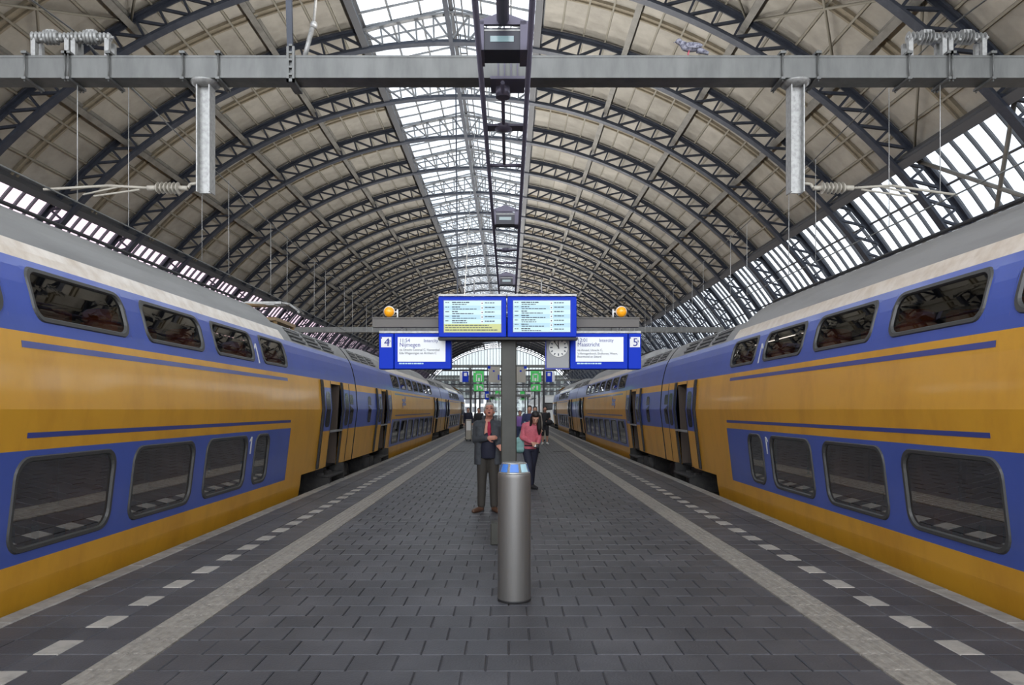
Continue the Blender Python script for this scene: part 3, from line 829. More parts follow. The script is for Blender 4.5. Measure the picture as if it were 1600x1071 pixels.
    if seats:
        k0 = 0
        for dz, wl in ((.16, wins_lo), (1.5, wins_up)):
            for wa, wb in wl:
                if wb-wa < 1: continue
                for yy, rz in ((wa-.02, math.pi), (wb+.02, 0)):
                    inst('seat', SEAT, r, (s*(XS+.48)-s*XC, yy-(y0+y1)/2, dz-GZ), (0,0,rz))
                    inst('seat', SEAT, r, (s*(XS+.98)-s*XC, yy-(y0+y1)/2, dz-GZ), (0,0,rz))
    if nose:   # rounded cab end
        q = MB(); Z = zs(-.1, 3.6); prev = None
        for k in range(7):
            t = k/6; yy = y1-g0+1.6*math.sin(t*math.pi/2); f = 1-.45*t*t
            ring = [(s*XC+(X(s,z)-s*XC)*f, yy, -.1+(z+.1)*(1-.18*t*t)) for z in Z]+[(s*XC-(X(s,z)-s*XC)*f, yy, -.1+(z+.1)*(1-.18*t*t)) for z in reversed(Z)]
            if prev: q.add(prev+ring, [(i, (i+1)%len(ring), len(ring)+(i+1)%len(ring), len(ring)+i) for i in range(len(ring))], 0, True)
            prev = ring
        q.add(prev, [tuple(range(len(prev)))]); q.build('cab_nose', 'yellow', r)
    return r
lo1 = [(11.44, 12.06)]+[(9.60-1.86*k, 11.05-1.86*k) for k in range(7)]
up1 = [(11.86, 13.1)]+[(9.95-1.9*k, 11.42-1.9*k) for k in range(7)]
pit = 1.86
lo2 = [(25.0+k*pit, 26.42+k*pit) for k in range(7)]; up2 = [(25.0+k*pit, 26.42+k*pit) for k in range(7)]
lo3 = [(49.0+k*pit, 50.42+k*pit) for k in range(5)]; up3 = lo3
for s in (-1, 1):
    tr = SIDE[s]
    c1 = coach(s, -5.2, 18.8, (-1.5, 13.45), [(15.95, 17.05)], lo1, up1,
          'first-class yellow and blue double-deck coach with the figure 1, standing at track %s' % tr, seats=True,
          endwins=((17.88, 18.35),), ones=((11.62, 2.33, .31), (11.24, .92, .26)), stripes=((5.9, 13.0, 2.10, 2.155), (5.95, 13.15, 1.365, 1.41)))
    # lower blue panel ends before the skirt: yellow end pillar
    q = MB(); strip(q, s, 13.2, 13.47, .33, 1.265, 0, off=-.003); q.build('end_pillar', 'yellow', c1)
    coach(s, 18.8, 42.7, (24.6, 38.0), [(22.3, 23.4), (39.0, 40.1)], lo2, up2,
          'middle double-deck coach with the railway logo on its side, at track %s' % tr, logo=(27.3, 1.86, .85), endwins=((20.3, 20.75),),
          stripes=((25.2, 36.5, 2.10, 2.155), (25.2, 36.5, 1.365, 1.41)))
    coach(s, 42.7, 65.2, (48.4, 59.6), [(46.2, 47.3), (61.0, 62.1)], lo3, up3,
          'rear double-deck coach with the rounded cab end, at track %s' % tr, nose=True, stripes=((49, 58.5, 2.10, 2.155),))
    # ribbed cover on the low roof of the first coach
    q = MB(); q.lathe([(.02,-.75),(.42,-.7),(.5,-.5),(.5,.6),(.42,.74),(.02,.8)], 20, (s*XC, 17.7, 3.0), axis='y', sy=.9); q.build('roof_cover', 'brown_dome', c1)
    if s < 0: # lowered pantograph
        y = 15.6; x = s*XC; z0 = 3.2
        pg = MB(); 
        for dx in (-.5, .5):
            for dy in (-.6, .6): pg.tube((x+dx, y+dy, z0), (x+dx, y+dy, z0+.22), .05, 8)
        pg.box(x-.55, x+.55, y-.7, y+.7, z0+.2, z0+.27); pg.tube((x, y+.6, z0+.3), (x, y-1.2, z0+.45), .05).tube((x-.1, y-1.2, z0+.45), (x-.1, y+.2, z0+.62), .03).tube((x+.1, y-1.2, z0+.45), (x+.1, y+.2, z0+.62), .03)
        po = pg.build('pantograph', 'brown_dome', c1)
        for dy in (0., .35):
            h = MB(); zz = 3.86; h.bar((x-.45, y+dy, zz), (x+.45, y+dy, zz), .06, .05, (0,1,0))
            for e in (-1, 1): h.path([(x+e*.45, y+dy, zz), (x+e*.62, y+dy, zz-.03), (x+e*.80, y+dy, zz-.17), (x+e*.83, y+dy, zz-.22)], .025)
            if dy == 0: h.box(x-.3, x+.3, y, y+.35, zz-.05, zz-.02).tube((x-.1, y+.2, z0+.6), (x-.1, y+.2, zz), .03).tube((x+.1, y+.2, z0+.6), (x+.1, y+.2, zz), .03)
            h.build('collector_head', 'brown_bar' if dy else 'galv_light', po)
# pale train beyond the rear coach on track 5
wt = thing('white_train', (XC, 110, GZ), 'pale white train standing further down track five beyond the double-deck cars', 'train')
q = MB(); strip(q, 1, 96, 150, -.1, 3.45, 0); strip(q, 1, 96, 150, -.1, 3.45, 0, far=True)
Z = zs(-.1, 3.45); prev = None
for k in range(6):
    t = k/5; yy = 96-1.4*math.sin(t*math.pi/2); f = 1-.22*t*t
    ring = [(XC+(X(1,z)-XC)*f, yy, -.1+(z+.1)*(1-.10*t*t)) for z in Z]+[(XC-(X(1,z)-XC)*f, yy, -.1+(z+.1)*(1-.10*t*t)) for z in reversed(Z)]
    if prev: q.add(prev+ring, [(i, (i+1)%len(ring), len(ring)+(i+1)%len(ring), len(ring)+i) for i in range(len(ring))], 0, True)
    prev = ring
q.add(prev, [tuple(range(len(prev)))]); xa = X(1, 3.45); q.add([(xa,96,3.45),(xa,150,3.45),(2*XC-xa,150,3.45),(2*XC-xa,96,3.45)], [(0,1,2,3)])
q.build('body', 'white_train', wt)
MB().cbox(XC-.85, XC+.85, 94.4, 94.75, 1.55, 2.45, .1).build('windscreen', 'coach_window_dark', wt)
MB().box(XC-1.1, XC+1.1, 95.0, 150, GZ+.17, -.1).build('underframe', 'bogie', wt)
q = MB()
for k in range(24): q.box(X(1,1.8,-.02), X(1,1.8,.05), 98+2.1*k, 99.5+2.1*k, 1.3, 2.1)
stuff(q.build('window_row', 'coach_window_dark', wt))

# ------------------------------------------------------------------ building beyond the far end
ob = thing('office_building', (0, 262, GZ), 'long pale building with rows of windows beyond the open end of the hall', 'building')
MB().box(-70, 70, 262, 275, GZ, 13).build('wall', 'pale_wall', ob); MB().box(-71, 71, 261.5, 276, 13, 13.7).build('roof', 'galv', ob)
q = MB()
for fl_ in range(4):
    for i in range(54): q.box(-68+i*2.5, -66.5+i*2.5, 261.9, 262.05, .6+fl_*3.1, 2.5+fl_*3.1)
stuff(q.build('window_rows', 'girder', ob))
# ------------------------------------------------------------------ catenary gantries
def clamp(b, x, y, zb, zt, w=.30):
    """strap with two bolts around the beam"""
    for yy in (y-.165, y+.165): b.tube((x, yy, zb-.06), (x, yy, zt+.05), .011, 6)
    b.box(x-.035, x+.035, y-.19, y+.19, zt+.005, zt+.035); b.box(x-.025, x+.025, y-.19, y+.19, zb-.035, zb-.005)
def insulator(b, p, d, n=5, r=.055, l=.26, m=0):
    p = Vector(p); d = Vector(d).normalized()
    b.tube(p, p+d*l, r*.45, 10, m)
    for i in range(n):
        q = p+d*(l*(i+.5)/n); b.tube(q-d*.014, q+d*.014, r*1.25, 12, m, r1=r*.8)
ZB, ZT = CAMH+4.13, CAMH+4.41
def gantry(y, label, group, full):
    g = thing('catenary_gantry', (0, y, GZ), label, 'gantry', group)
    b = MB(); b.box(-11.5, 11.5, y-.14, y+.14, ZB, ZB+.03).box(-11.5, 11.5, y-.14, y+.14, ZT-.03, ZT).box(-11.5, 11.5, y-.012, y+.012, ZB+.03, ZT-.03)
    b.box(-11.5, 11.5, y-.135, y-.115, ZB+.03, ZT-.03)
    b.build('beam', 'galv', g)
    for s in (-1, 1):
        c = MB(); x = s*11.35; c.box(x-.14, x+.14, y-.14, y-.11, GZ, ZB).box(x-.14, x+.14, y+.11, y+.14, GZ, ZB).box(x-.012, x+.012, y-.11, y+.11, GZ, ZB); c.build('column', 'galv', g)
        # drop post: H profile under a round plate
        xp = -3.83 if s < 0 else 3.62; zl = ZB-1.40; d = MB()
        d.box(xp-.085, xp-.07, y-.09, y+.09, zl, ZB-.02).box(xp+.07, xp+.085, y-.09, y+.09, zl, ZB-.02).box(xp-.07, xp+.07, y-.01, y+.01, zl, ZB-.02)
        d.lathe([(.02, ZB-.06), (.13, ZB-.055), (.18, ZB-.02), (.18, ZB)], 20, (xp, y, 0)); d.build('drop_post', 'galv_light', g)
        k = MB(); clamp(k, xp-.22, y, ZB, ZT); k.build('clamp', 'galv', g); k = MB(); clamp(k, xp+.22, y, ZB, ZT); k.build('clamp', 'galv', g)
        if not full: continue
        # registration arm
        zr = CAMH+2.78; a = MB(); x0 = xp+s*.085
        a.path([(x0, y, zr+.08), (x0+s*.10, y-.02, zr+.06), (x0+s*.12, y-.05, zr)], .02)
        a.tube((x0+s*.12, y-.05, zr), (x0+s*.22, y-.06, zr), .03)
        ao = a.build('registration_arm', 'beige', g); MB().tube((x0+s*.50, y-.06, zr), (x0+s*.62, y-.06, zr), .032).build('socket', 'beige', ao)
        i_ = MB(); insulator(i_, (x0+s*.22, y-.06, zr), (s, 0, 0), 6, .06, .30); i_.build('insulator', 'beige', ao)
        t = MB(); t.path([(x0+s*.62, y-.06, zr), (x0+s*1.1, y-.06, zr+.03), (x0+s*1.9, y-.10, zr+(-.03 if s < 0 else -.10))], .017)
        t.path([(x0+s*.72, y-.06, zr-.02), (x0+s*1.3, y-.05, zr-.10)], .013); t.path([(x0+s*.95, y-.06, zr+.02), (x0+s*1.45, y-.02, zr-.07)], .012)
        t.build('steady_tube', 'beige', ao)
        # pairs of horizontal insulators on top of the beam
        for xi in (s*5.74, s*5.24):
            for dx in (-.21, .21): MB().box(xi+dx-.028, xi+dx+.028, y-.10, y-.04, ZT, ZT+.24).box(xi+dx-.022, xi+dx+.022, y+.05, y+.10, ZT, ZT+.24).build('bracket', 'galv_light', g)
            ib = MB(); insulator(ib, (xi-.24, y-.06, ZT+.26), (1, 0, 0), 3, .058, .15); insulator(ib, (xi-.08, y-.06, ZT+.26), (1, 0, 0), 4, .072, .18); insulator(ib, (xi+.11, y-.06, ZT+.26), (1, 0, 0), 3, .05, .15)
            ib.tube((xi-.25, y-.06, ZT+.26), (xi+.28, y-.06, ZT+.26), .018); ib.box(xi-.05, xi+.05, y-.10, y-.02, ZT+.30, ZT+.345)
            for q in (-.10, .10): ib.ball((xi+q, y-.10, ZT+.215), .022, 8)
            ib.build('insulator', 'galv_light', g)
            
            for dx in (-.27, .27): k = MB(); clamp(k, xi+dx, y, ZB, ZT); k.build('clamp', 'galv', g)
    if full:
        # hanger chain up to the roof spine
        x = -2.71; k = MB(); k.box(x-.05, x-.02, y-.17, y-.14, ZB-.06, ZT+.10).box(x+.02, x+.05, y-.17, y-.14, ZB-.06, ZT+.10)
        for i in range(5): k.box(x-.02, x+.02, y-.175, y-.145, ZB+.02+i*.09, ZB+.045+i*.09)
        k.box(x-.05, x+.05, y-.17, y+.2, ZB-.06, ZB-.02)
        k.build('hanger_strap', 'galv', g)
        t = MB(); ztop = CZ+RV-.03
        t.tube((x+.12, y, ZT), (x+.22, y+.02, ZT+.42), .032, 8).ball((x+.24, y+.02, ZT+.46), .05, 8).tube((x+.24, y+.02, ZT+.46), (x+.9, y+.9, ztop-1.0), .018, 8)
        t.build('tie_rod', 'galv_light', g)
        t = MB(); t.bar((x-.02, y-.1, ZT+.05), (x-.05, y-1.2, ztop), .05, .07, (0,1,0)); t.build('tie_rod', 'truss', g)
        # plates above the lamp rails
        q = MB(); q.box(-.23, .20, y-.20, y+.22, ZB-.04, ZB-.005)
        for dx in (-.14, -.06, .02, .10): q.box(dx, dx+.016, y-.16, y-.145, ZB, ZT)
        q.build('rail_bracket', 'violet_steel', g)
    return g
GY = [9.3, 39.5, 73, 107, 141, 175]
gantry(GY[0], 'wide grey steel beam over the departure boards with drop posts and insulators', 'catenary gantries', True)
gantry(GY[1], 'grey steel catenary beam crossing behind the hanging track number boards', 'catenary gantries', True)
for y, o_ in zip(GY[2:], ('third', 'fourth', 'fifth', 'sixth')): gantry(y, '%s grey catenary beam counted from the departure boards, far down the hall' % o_, 'catenary gantries', False)
# overhead line: messenger, contact wire, droppers
for s in (-1, 1):
    o = thing('overhead_wire', (s*5.45, 0, CAMH+2.62), 'thin overhead wire with droppers above the train on track %s' % SIDE[s], 'overhead wire')
    x = s*5.45
    MB().tube((x, -3, CAMH+2.62), (x, 200, CAMH+2.62), .010, 6).build('contact_wire', 'galv', o)
    mw = MB(); ys = []
    for a, c in zip([-20]+GY, GY+[206]):
        for i in range(8):
            y0 = a+(c-a)*i/8; y1 = a+(c-a)*(i+1)/8; z = lambda y: CAMH+4.75-1.2*(1-((2*(y-a)/(c-a))-1)**2)*.55
            mw.tube((x, y0, z(y0)), (x, y1, z(y1)), .010, 6); ys.append((y1, z(y1)))
    mw.build('messenger_wire', 'galv', o)
    for y, z in ys:
        if 3 < y < 90:
            for dy in (0, 1.25): MB().tube((x, y+dy, CAMH+2.62), (x, y+dy, z), .006, 5).build('dropper', 'galv_light', o)

# ------------------------------------------------------------------ pigeon on the beam
pz = ZT; py = 9.22; pX = (1076-795)*9.25/F
pg = MB(); pg.ball((pX+.02, py, pz+.13), (.13, .055, .06), 16); 
v0 = len(pg.v); pg.ball((pX-.13, py, pz+.20), (.042, .034, .036), 12); pg.tube((pX-.12, py, pz+.19), (pX-.06, py, pz+.15), .030, 10, r1=.048)
pg.tube((pX+.10, py, pz+.10), (pX+.24, py, pz+.05), .045, 8, r1=.022); pg.tube((pX-.165, py, pz+.195), (pX-.20, py, pz+.185), .010, 6, r1=.002)
po = thing('pigeon', (pX, py, pz), 'grey and white pigeon perched on the wide steel beam', 'bird')
pg.build('body', 'pigeon', po)
for dy in (-.02, .02): MB().tube((pX-.02, py+dy, pz), (pX-.005, py+dy, pz+.09), .007, 6).build('leg', 'pink', po)
MB().ball((pX+.05, py-.048, pz+.13), (.11, .014, .038), 12).build('wing', 'pigeon', po)

# ------------------------------------------------------------------ lamp row under the skylight
RZ = CAMH+3.98; XL, XR = -.33, .23
lr = thing('lamp_rail', (0, 5, RZ), 'pair of long dark steel tubes carrying the lamps above the platform', 'lamp rail')
for x in (XL, XR):
    MB().tube((x, 3.0, RZ), (x, 180, RZ), .033, 10).build('tube', 'violet_steel', lr)
MB().tube((-.065, 3.0, RZ+.30), (-.065, 8.05, RZ+.30), .07, 12).build('cable_duct', 'violet_steel', lr)
MB().tube((-.075, 9.0, RZ+.02), (-.075, 12, RZ+.02), .025, 10).build('conduit', 'violet_steel', lr)
MB().tube((-.075, 9.35, RZ-.02), (-.075, 9.35, ZB), .09, 16).build('hanger', 'violet_steel', lr)
for y in (10.4, 18.4, 26, 34):
    q = MB(); q.box(XL, XR, y-.10, y+.10, RZ-.01, RZ+.02); q.lathe([(.02,-.05),(.12,-.03),(.12,.03),(.05,.06)], 18, (-.075, y, RZ)); q.build('cross_plate', 'violet_steel', lr)
for y in (12.0, 20, 28): 
    q = MB(); q.tube((XL, y, RZ), (XR, y, RZ), .03, 8); q.build('cross_bar', 'violet_steel', lr)
for y in GY[1:]:
    MB().box(-.10, -.04, y-.05, y+.05, RZ, ZB+.01).box(XL, XR, y-.03, y+.03, RZ-.01, RZ+.02).build('hanger', 'violet_steel', lr)
lampm = {}
q = MB(); q.box(-.20, .20, -.16, .16, .0, .24); lampm['housing'] = q.mesh('housing', 'lamp_box')
q = MB(); q.box(-.13, .13, -.168, -.158, .085, .15); lampm['lens'] = q.mesh('lens', 'lamp_glass')
q = MB(); q.box(-.20, .20, -.166, -.158, .205, .222); lampm['trim'] = q.mesh('rim', 'galv_light')
q = MB()
for y in (-.18, .18): q.add([(-.27,y-.02,.26),(.27,y-.02,.26),(.27,y-.02,.30),(0,y-.02,.40),(-.27,y-.02,.30),(-.27,y+.02,.26),(.27,y+.02,.26),(.27,y+.02,.30),(0,y+.02,.40),(-.27,y+.02,.30)],
      [(0,1,2,3,4),(9,8,7,6,5),(0,1,6,5),(1,2,7,6),(2,3,8,7),(3,4,9,8),(4,0,5,9)])
q.box(-.275, -.20, -.20, .20, -.02, .30).box(.20, .30, -.20, .20, -.02, .30); lampm['yoke'] = q.mesh('yoke', 'violet_steel')
for k in range(0, 23):
    y = 8.3+7.65*k
    l = thing('flood_lamp', (-.075, y, RZ), {0: 'dark box lamp between the overhead tubes just in front of the wide beam', 1: 'first dark box lamp between the overhead tubes beyond the wide beam', 2: 'second dark box lamp between the overhead tubes beyond the wide beam', 3: 'third dark box lamp between the overhead tubes beyond the wide beam'}.get(k, 'dark box lamp hung between the two overhead tubes'), 'lamp', 'lamps along the overhead tubes')
    for n_ in ('housing', 'lens', 'trim', 'yoke'): inst({'trim': 'rim'}.get(n_, n_), lampm[n_], l)
    ld = bpy.data.lights.new('vault_fill', 'AREA'); ld.shape = 'RECTANGLE'; ld.size = .34; ld.size_y = .28; ld.energy = FILL_W; ld.color = (1, .965, .92); ld.spread = R_(168)
    lo = bpy.data.objects.new('vault_fill', ld); COL.objects.link(lo); lo.parent = l; lo.location = (0, 0, .42); lo.rotation_euler = (math.pi, 0, 0)  # added light aimed up at the ceiling, which daylight alone leaves dark

# ------------------------------------------------------------------ information stand
YS = 8.78
st = thing('information_stand', (0, YS, 0), 'dark post carrying blue departure boards, track boards and a clock', 'information stand')
def P(u, v, y): p = px(u, v, y); return p.x, p.z
MB().cbox(-.092, .092, YS-.09, YS+.09, 0, 2.66, .012).build('post', 'olive', st)
MB().cbox(-.215, -.092, YS-.12, YS+.10, 0, .26, .01).build('cable_box', 'olive', st)
b = MB(); z0, z1 = P(0, 512, YS)[1], P(0, 499, YS)[1]; x0, x1 = P(583, 0, YS)[0], P(998, 0, YS)[0]
b.box(x0, x1, YS-.05, YS+.05, z0, z1).box(x0, x1, YS-.06, YS+.06, z1, z1+.015); b.build('crossbar', 'brown_bar', st)
def board(u0, u1, v0, v1, yf, th, name='board', m='sign_blue'):
    xa, zb_ = P(u0, v1, yf); xb, zt_ = P(u1, v0, yf)
    o = MB().cbox(xa, xb, yf, yf+th, zb_, zt_, .008).build(name, m, st); return o
def flat(u0, u1, v0, v1, y, m, parent, name, t=.004):
    xa, zb_ = P(u0, v1, y); xb, zt_ = P(u1, v0, y); return MB().box(xa, xb, y-t, y+.002, zb_, zt_).build(name, m, parent)
YU = 8.50
def words(u0, u1, v, h, y, m, parent, seed, name='print_line'):
    """a printed line too small to read: word-length strokes"""
    rr = random.Random(seed); b = MB(); u = u0
    while u < u1:
        w = min(rr.uniform(2.0, 7), u1-u)
        xa, zb_ = P(u, v+h/2, y); xb, zt_ = P(u+w, v-h/2, y); b.box(xa, xb, y-.001, y+.001, zb_, zt_); u += w+.8
    b.build(name, m, parent)
for (u0, u1, sv0, su0, su1, sv1, lab, yel) in ((685, 791, 470, 693.7, 783, 519.5, 'blue departure board with a yellow notice row', True), (793, 901, 470, 802, 891, 519.0, 'blue departure board with seven pale rows', False)):
    o = board(u0, u1, 463, 527, YU, .20, 'departure_board'); o['label'] = lab
    bk = flat(u0-.3, u1+.3, 459.8, 462.8, YU-.02, 'galv_light', o, 'top_cap'); 
    flat(su0-1.2, su1+1.2, sv0-1.2, sv1+1.2, YU+.001, 'sign_blue_dark', o, 'bezel')
    flat(su0, su1, sv0, sv1, YU-.002, 'screen', o, 'display_screen')
    rows = 5 if yel else 7; top = sv0+.6; bot = 506.5 if yel else sv1-.4; hgt = (bot-top)/rows; ys = YU-.0075
    for i in range(rows):
        va = top+i*hgt
        if i % 2: flat(su0, su1, va, va+hgt, YU-.0045, 'screen_band', o, 'row_band', .002)
        words(su0+2, su0+8, va+hgt*.32, 1.1, ys, 'print', o, i*7+1); words(su0+12.5, su0+12.5+[27,13,9,12,23,11,14][i], va+hgt*.3, 1.5, ys, 'print', o, i*7+2)
        words(su0+13, su0+[35,51,46,51,36,48,44][i], va+hgt*.75, 1.2, ys, 'print', o, i*7+3); words(su0+64, su0+79, va+hgt*.4, 1.4, ys, 'print', o, i*7+4)
        xa, zb_ = P(su0+57.5, va+hgt*.85, ys); xb, zt_ = P(su0+61.5, va+hgt*.15, ys)
        MB().box(xa, xb, ys-.001, ys+.001, zb_, zt_).build('track_box', 'screen_warm', o)
        words(su0+58.7, su0+60.4, va+hgt*.5, 1.8, ys-.002, 'print', o, 5)
    if yel:
        flat(su0, su1, 506.5, sv1, YU-.0045, 'screen_yellow', o, 'notice_band', .002)
        for i, e in enumerate((70, 75, 84)): words(su0+2, su0+e, 508.6+i*3.7, 1.3, ys, 'print', o, 60+i)
MB().box(-.82, .80, YU+.02, YU+.18, P(0, 530, YU)[1]-.005, P(0, 527, YU)[1]).build('under_rail', 'dark', st)
MB().box(-.05, .05, YU+.18, YS, 2.5, 2.62).build('bracket', 'dark', st)
for u in (741, 846): 
    p = px(u, 460, YU+.1); MB().tube((p.x, p.y, p.z), (p.x, p.y, p.z+.17), .008, 8).build('antenna', 'galv_light', st)
YL = 8.74
tb_ = {}
for key, (u0, u1, bu0, bu1, su0, su1) in {'l': (616, 705, 592, 615, 621.5, 696), 'r': (891, 981, 982, 1002, 899.6, 974)}.items():
    o = board(u0, u1, 521, 577, YL, .16, 'track_board'); o['label'] = 'blue board for the train to ' + ('Nijmegen' if key == 'l' else 'Maastricht')
    flat(min(u0,bu0)+.5, max(u1,bu1)-.5, 517.5, 520.8, YL-.005, 'galv_light', o, 'top_cap')
    flat(su0, su1, 527, 565.5, YL-.001, 'screen_warm', o, 'display_screen')
    nb = board(bu0, bu1, 521, 577, YL, .16, 'number_box'); cu = (bu0+bu1)/2
    flat(cu-8, cu+8, 527, 543, YL-.002, 'white', nb, 'number_plate')
    x, z = P(cu-3.5, 541, YL-.008); text('4' if key == 'l' else '5', x, YL-.008, z, .135, 'print_blue', nb)
    x, z = P(cu+3.2, 535, YL-.008); text('b' if key == 'l' else 'a', x, YL-.008, z, .055, 'print_blue', nb)
    flat(cu-8.6, cu-6.4, 527.2, 529.6, YL-.004, 'print_blue', nb, 'plate_mark', .003)
    L = [('11:54', 535, 0, .062, 'l'), ('Intercity', 535, 38, .055, 'l'), ('Nijmegen', 542, 0, .070, 'l'), ('via Utrecht Centraal C, Veenendaal', 548.5, 0, .036, 'l'), ('Ede-Wageningen en Arnhem C', 553.8, 0, .038, 'l')] if key == 'l' else \
        [('12:01', 534.5, 0, .062, 'r'), ('Intercity', 534.5, 34, .055, 'r'), ('Maastricht', 541.5, 0, .068, 'r'), ('via Amstel, Utrecht C,', 549, 0, .036, 'r'), ("'s-Hertogenbosch, Eindhoven, Weert,", 554.3, 0, .034, 'r'), ('Roermond en Sittard', 559.3, 0, .036, 'r')]
    for body, v, du, size, _ in L:
        x, z = P(su0+2.5+du, v, YL-.007); text(body, x, YL-.007, z, size, 'print_blue' if size > .05 else 'print', o, sx=.92)
    words(su0+2, su0+40, 568.2, 2.2, YL-.002, 'screen_band', o, 9 if key == 'l' else 12)
    for u in (u0+12, u1-12):
        xx, _z = P(u, 0, YL+.06); MB().tube((xx, YL+.06, P(0, 519, YL)[1]), (xx, YL+.06, z0+.02), .014, 8).build('hanger', 'galv_light', st)
    tb_[key] = o
ck = board(853.5, 889.5, 528, 576, YL-.002, .16, 'clock', 'clock_grey'); ck['label'] = 'grey box with a round white clock'
flat(852.6, 890.2, 575.4, 577.6, YL-.004, 'sign_blue_dark', ck, 'lower_edge'); flat(851.8, 853.6, 526, 577, YL-.003, 'sign_blue_dark', ck, 'side_edge')
cx_, cz_ = P(872.4, 543.5, YL); rc = 14.6*YL/F
MB().lathe([(rc, 0), (rc, .012), (rc-.006, .014)], 40, (cx_, YL-.014, cz_), axis='y').build('dial', 'dial', ck)
for i in range(12):
    a = R_(30*i); sn, cs = math.sin(a), math.cos(a); l_ = .022 if i % 3 else .03
    MB().bar((cx_+sn*(rc-.012-l_), YL-.017, cz_+cs*(rc-.012-l_)), (cx_+sn*(rc-.012), YL-.017, cz_+cs*(rc-.012)), .004, .013, (0,1,0)).build('hour_mark', 'print', ck)
for nm, a, l_, w in (('hour_hand', 357, .065, .012), ('minute_hand', 324, .095, .009)):
    sn, cs = math.sin(R_(a)), math.cos(R_(a)); MB().bar((cx_-sn*.015, YL-.022, cz_-cs*.015), (cx_+sn*l_, YL-.022, cz_+cs*l_), .004, w, (0,1,0)).build(nm, 'dark', ck)
# hidden carrier of the clock and boards below the departure boards
MB().box(P(700, 0, YL)[0], P(895, 0, YL)[0], YL+.05, YL+.12, P(0, 533, YL)[1], P(0, 529, YL)[1]).build('carrier_bar', 'dark', st)
for u, s in ((608, 1), (971, -1)):
    c = px(u, 487.5, YS); o = MB().lathe([(.003, -.055), (.035, -.05), (.058, -.02), (.062, .005), (.055, .03)], 20, (c.x, c.y, c.z), axis='y').build('signal_lamp', 'amber', st)
    o['label'] = 'round amber signal lamp'
    MB().lathe([(.062, .0), (.068, .01), (.060, .06), (.02, .09)], 20, (c.x, c.y, c.z+.004), axis='y').build('lamp_hood', 'white', o)
    xb = c.x+s*.10; MB().tube((xb, c.y, z1), (xb, c.y, c.z+.03), .010, 8).tube((xb, c.y, c.z), (c.x+s*.05, c.y+.03, c.z), .010, 8).build('bracket', 'white', o)

# ------------------------------------------------------------------ waste bin
bx, by = (803.5-795)*6.15/F, 6.17
wb = thing('waste_bin', (bx, by, 0), 'tall round brushed steel waste bin with a blue marked slanted top', 'waste bin')
q = MB(); q.lathe([(.136, .0), (.138, .01), (.1385, 1.03), (.1385, 1.055), (.134, 1.068), (.126, 1.073)], 48, (bx, by, 0)); q.build('body', 'steel', wb)
q = MB(); q.lathe([(.1395, .006), (.1395, .022)], 48, (bx, by, 0)); q.build('base_ring', 'dark', wb)
q = MB(); q.lathe([(.1355, 1.0685), (.131, 1.074), (.127, 1.0765), (.104, 1.150), (.094, 1.156)], 48, (bx, by, 0)); cap = q.build('cap', 'steel_cap', wb)
for i in range(8):
    a0, a1 = 45*i-90-17, 45*i-90+17; q = MB(); vs = []
    for k in range(7):
        a = R_(a0+(a1-a0)*k/6)
        for r, z in ((.1275, 1.081), (.1065, 1.146)): vs.append((bx+r*math.cos(a), by+r*math.sin(a), z))
    q.add(vs, [(2*k, 2*k+2, 2*k+3, 2*k+1) for k in range(6)]); q.build('label_plate', ['blue_print', 'screen_band', 'blue_print', 'screen_warm', 'blue_print', 'white', 'blue_print', 'blue_print'][i], cap)
for i, r in enumerate((-.05, .0, .05)): pass

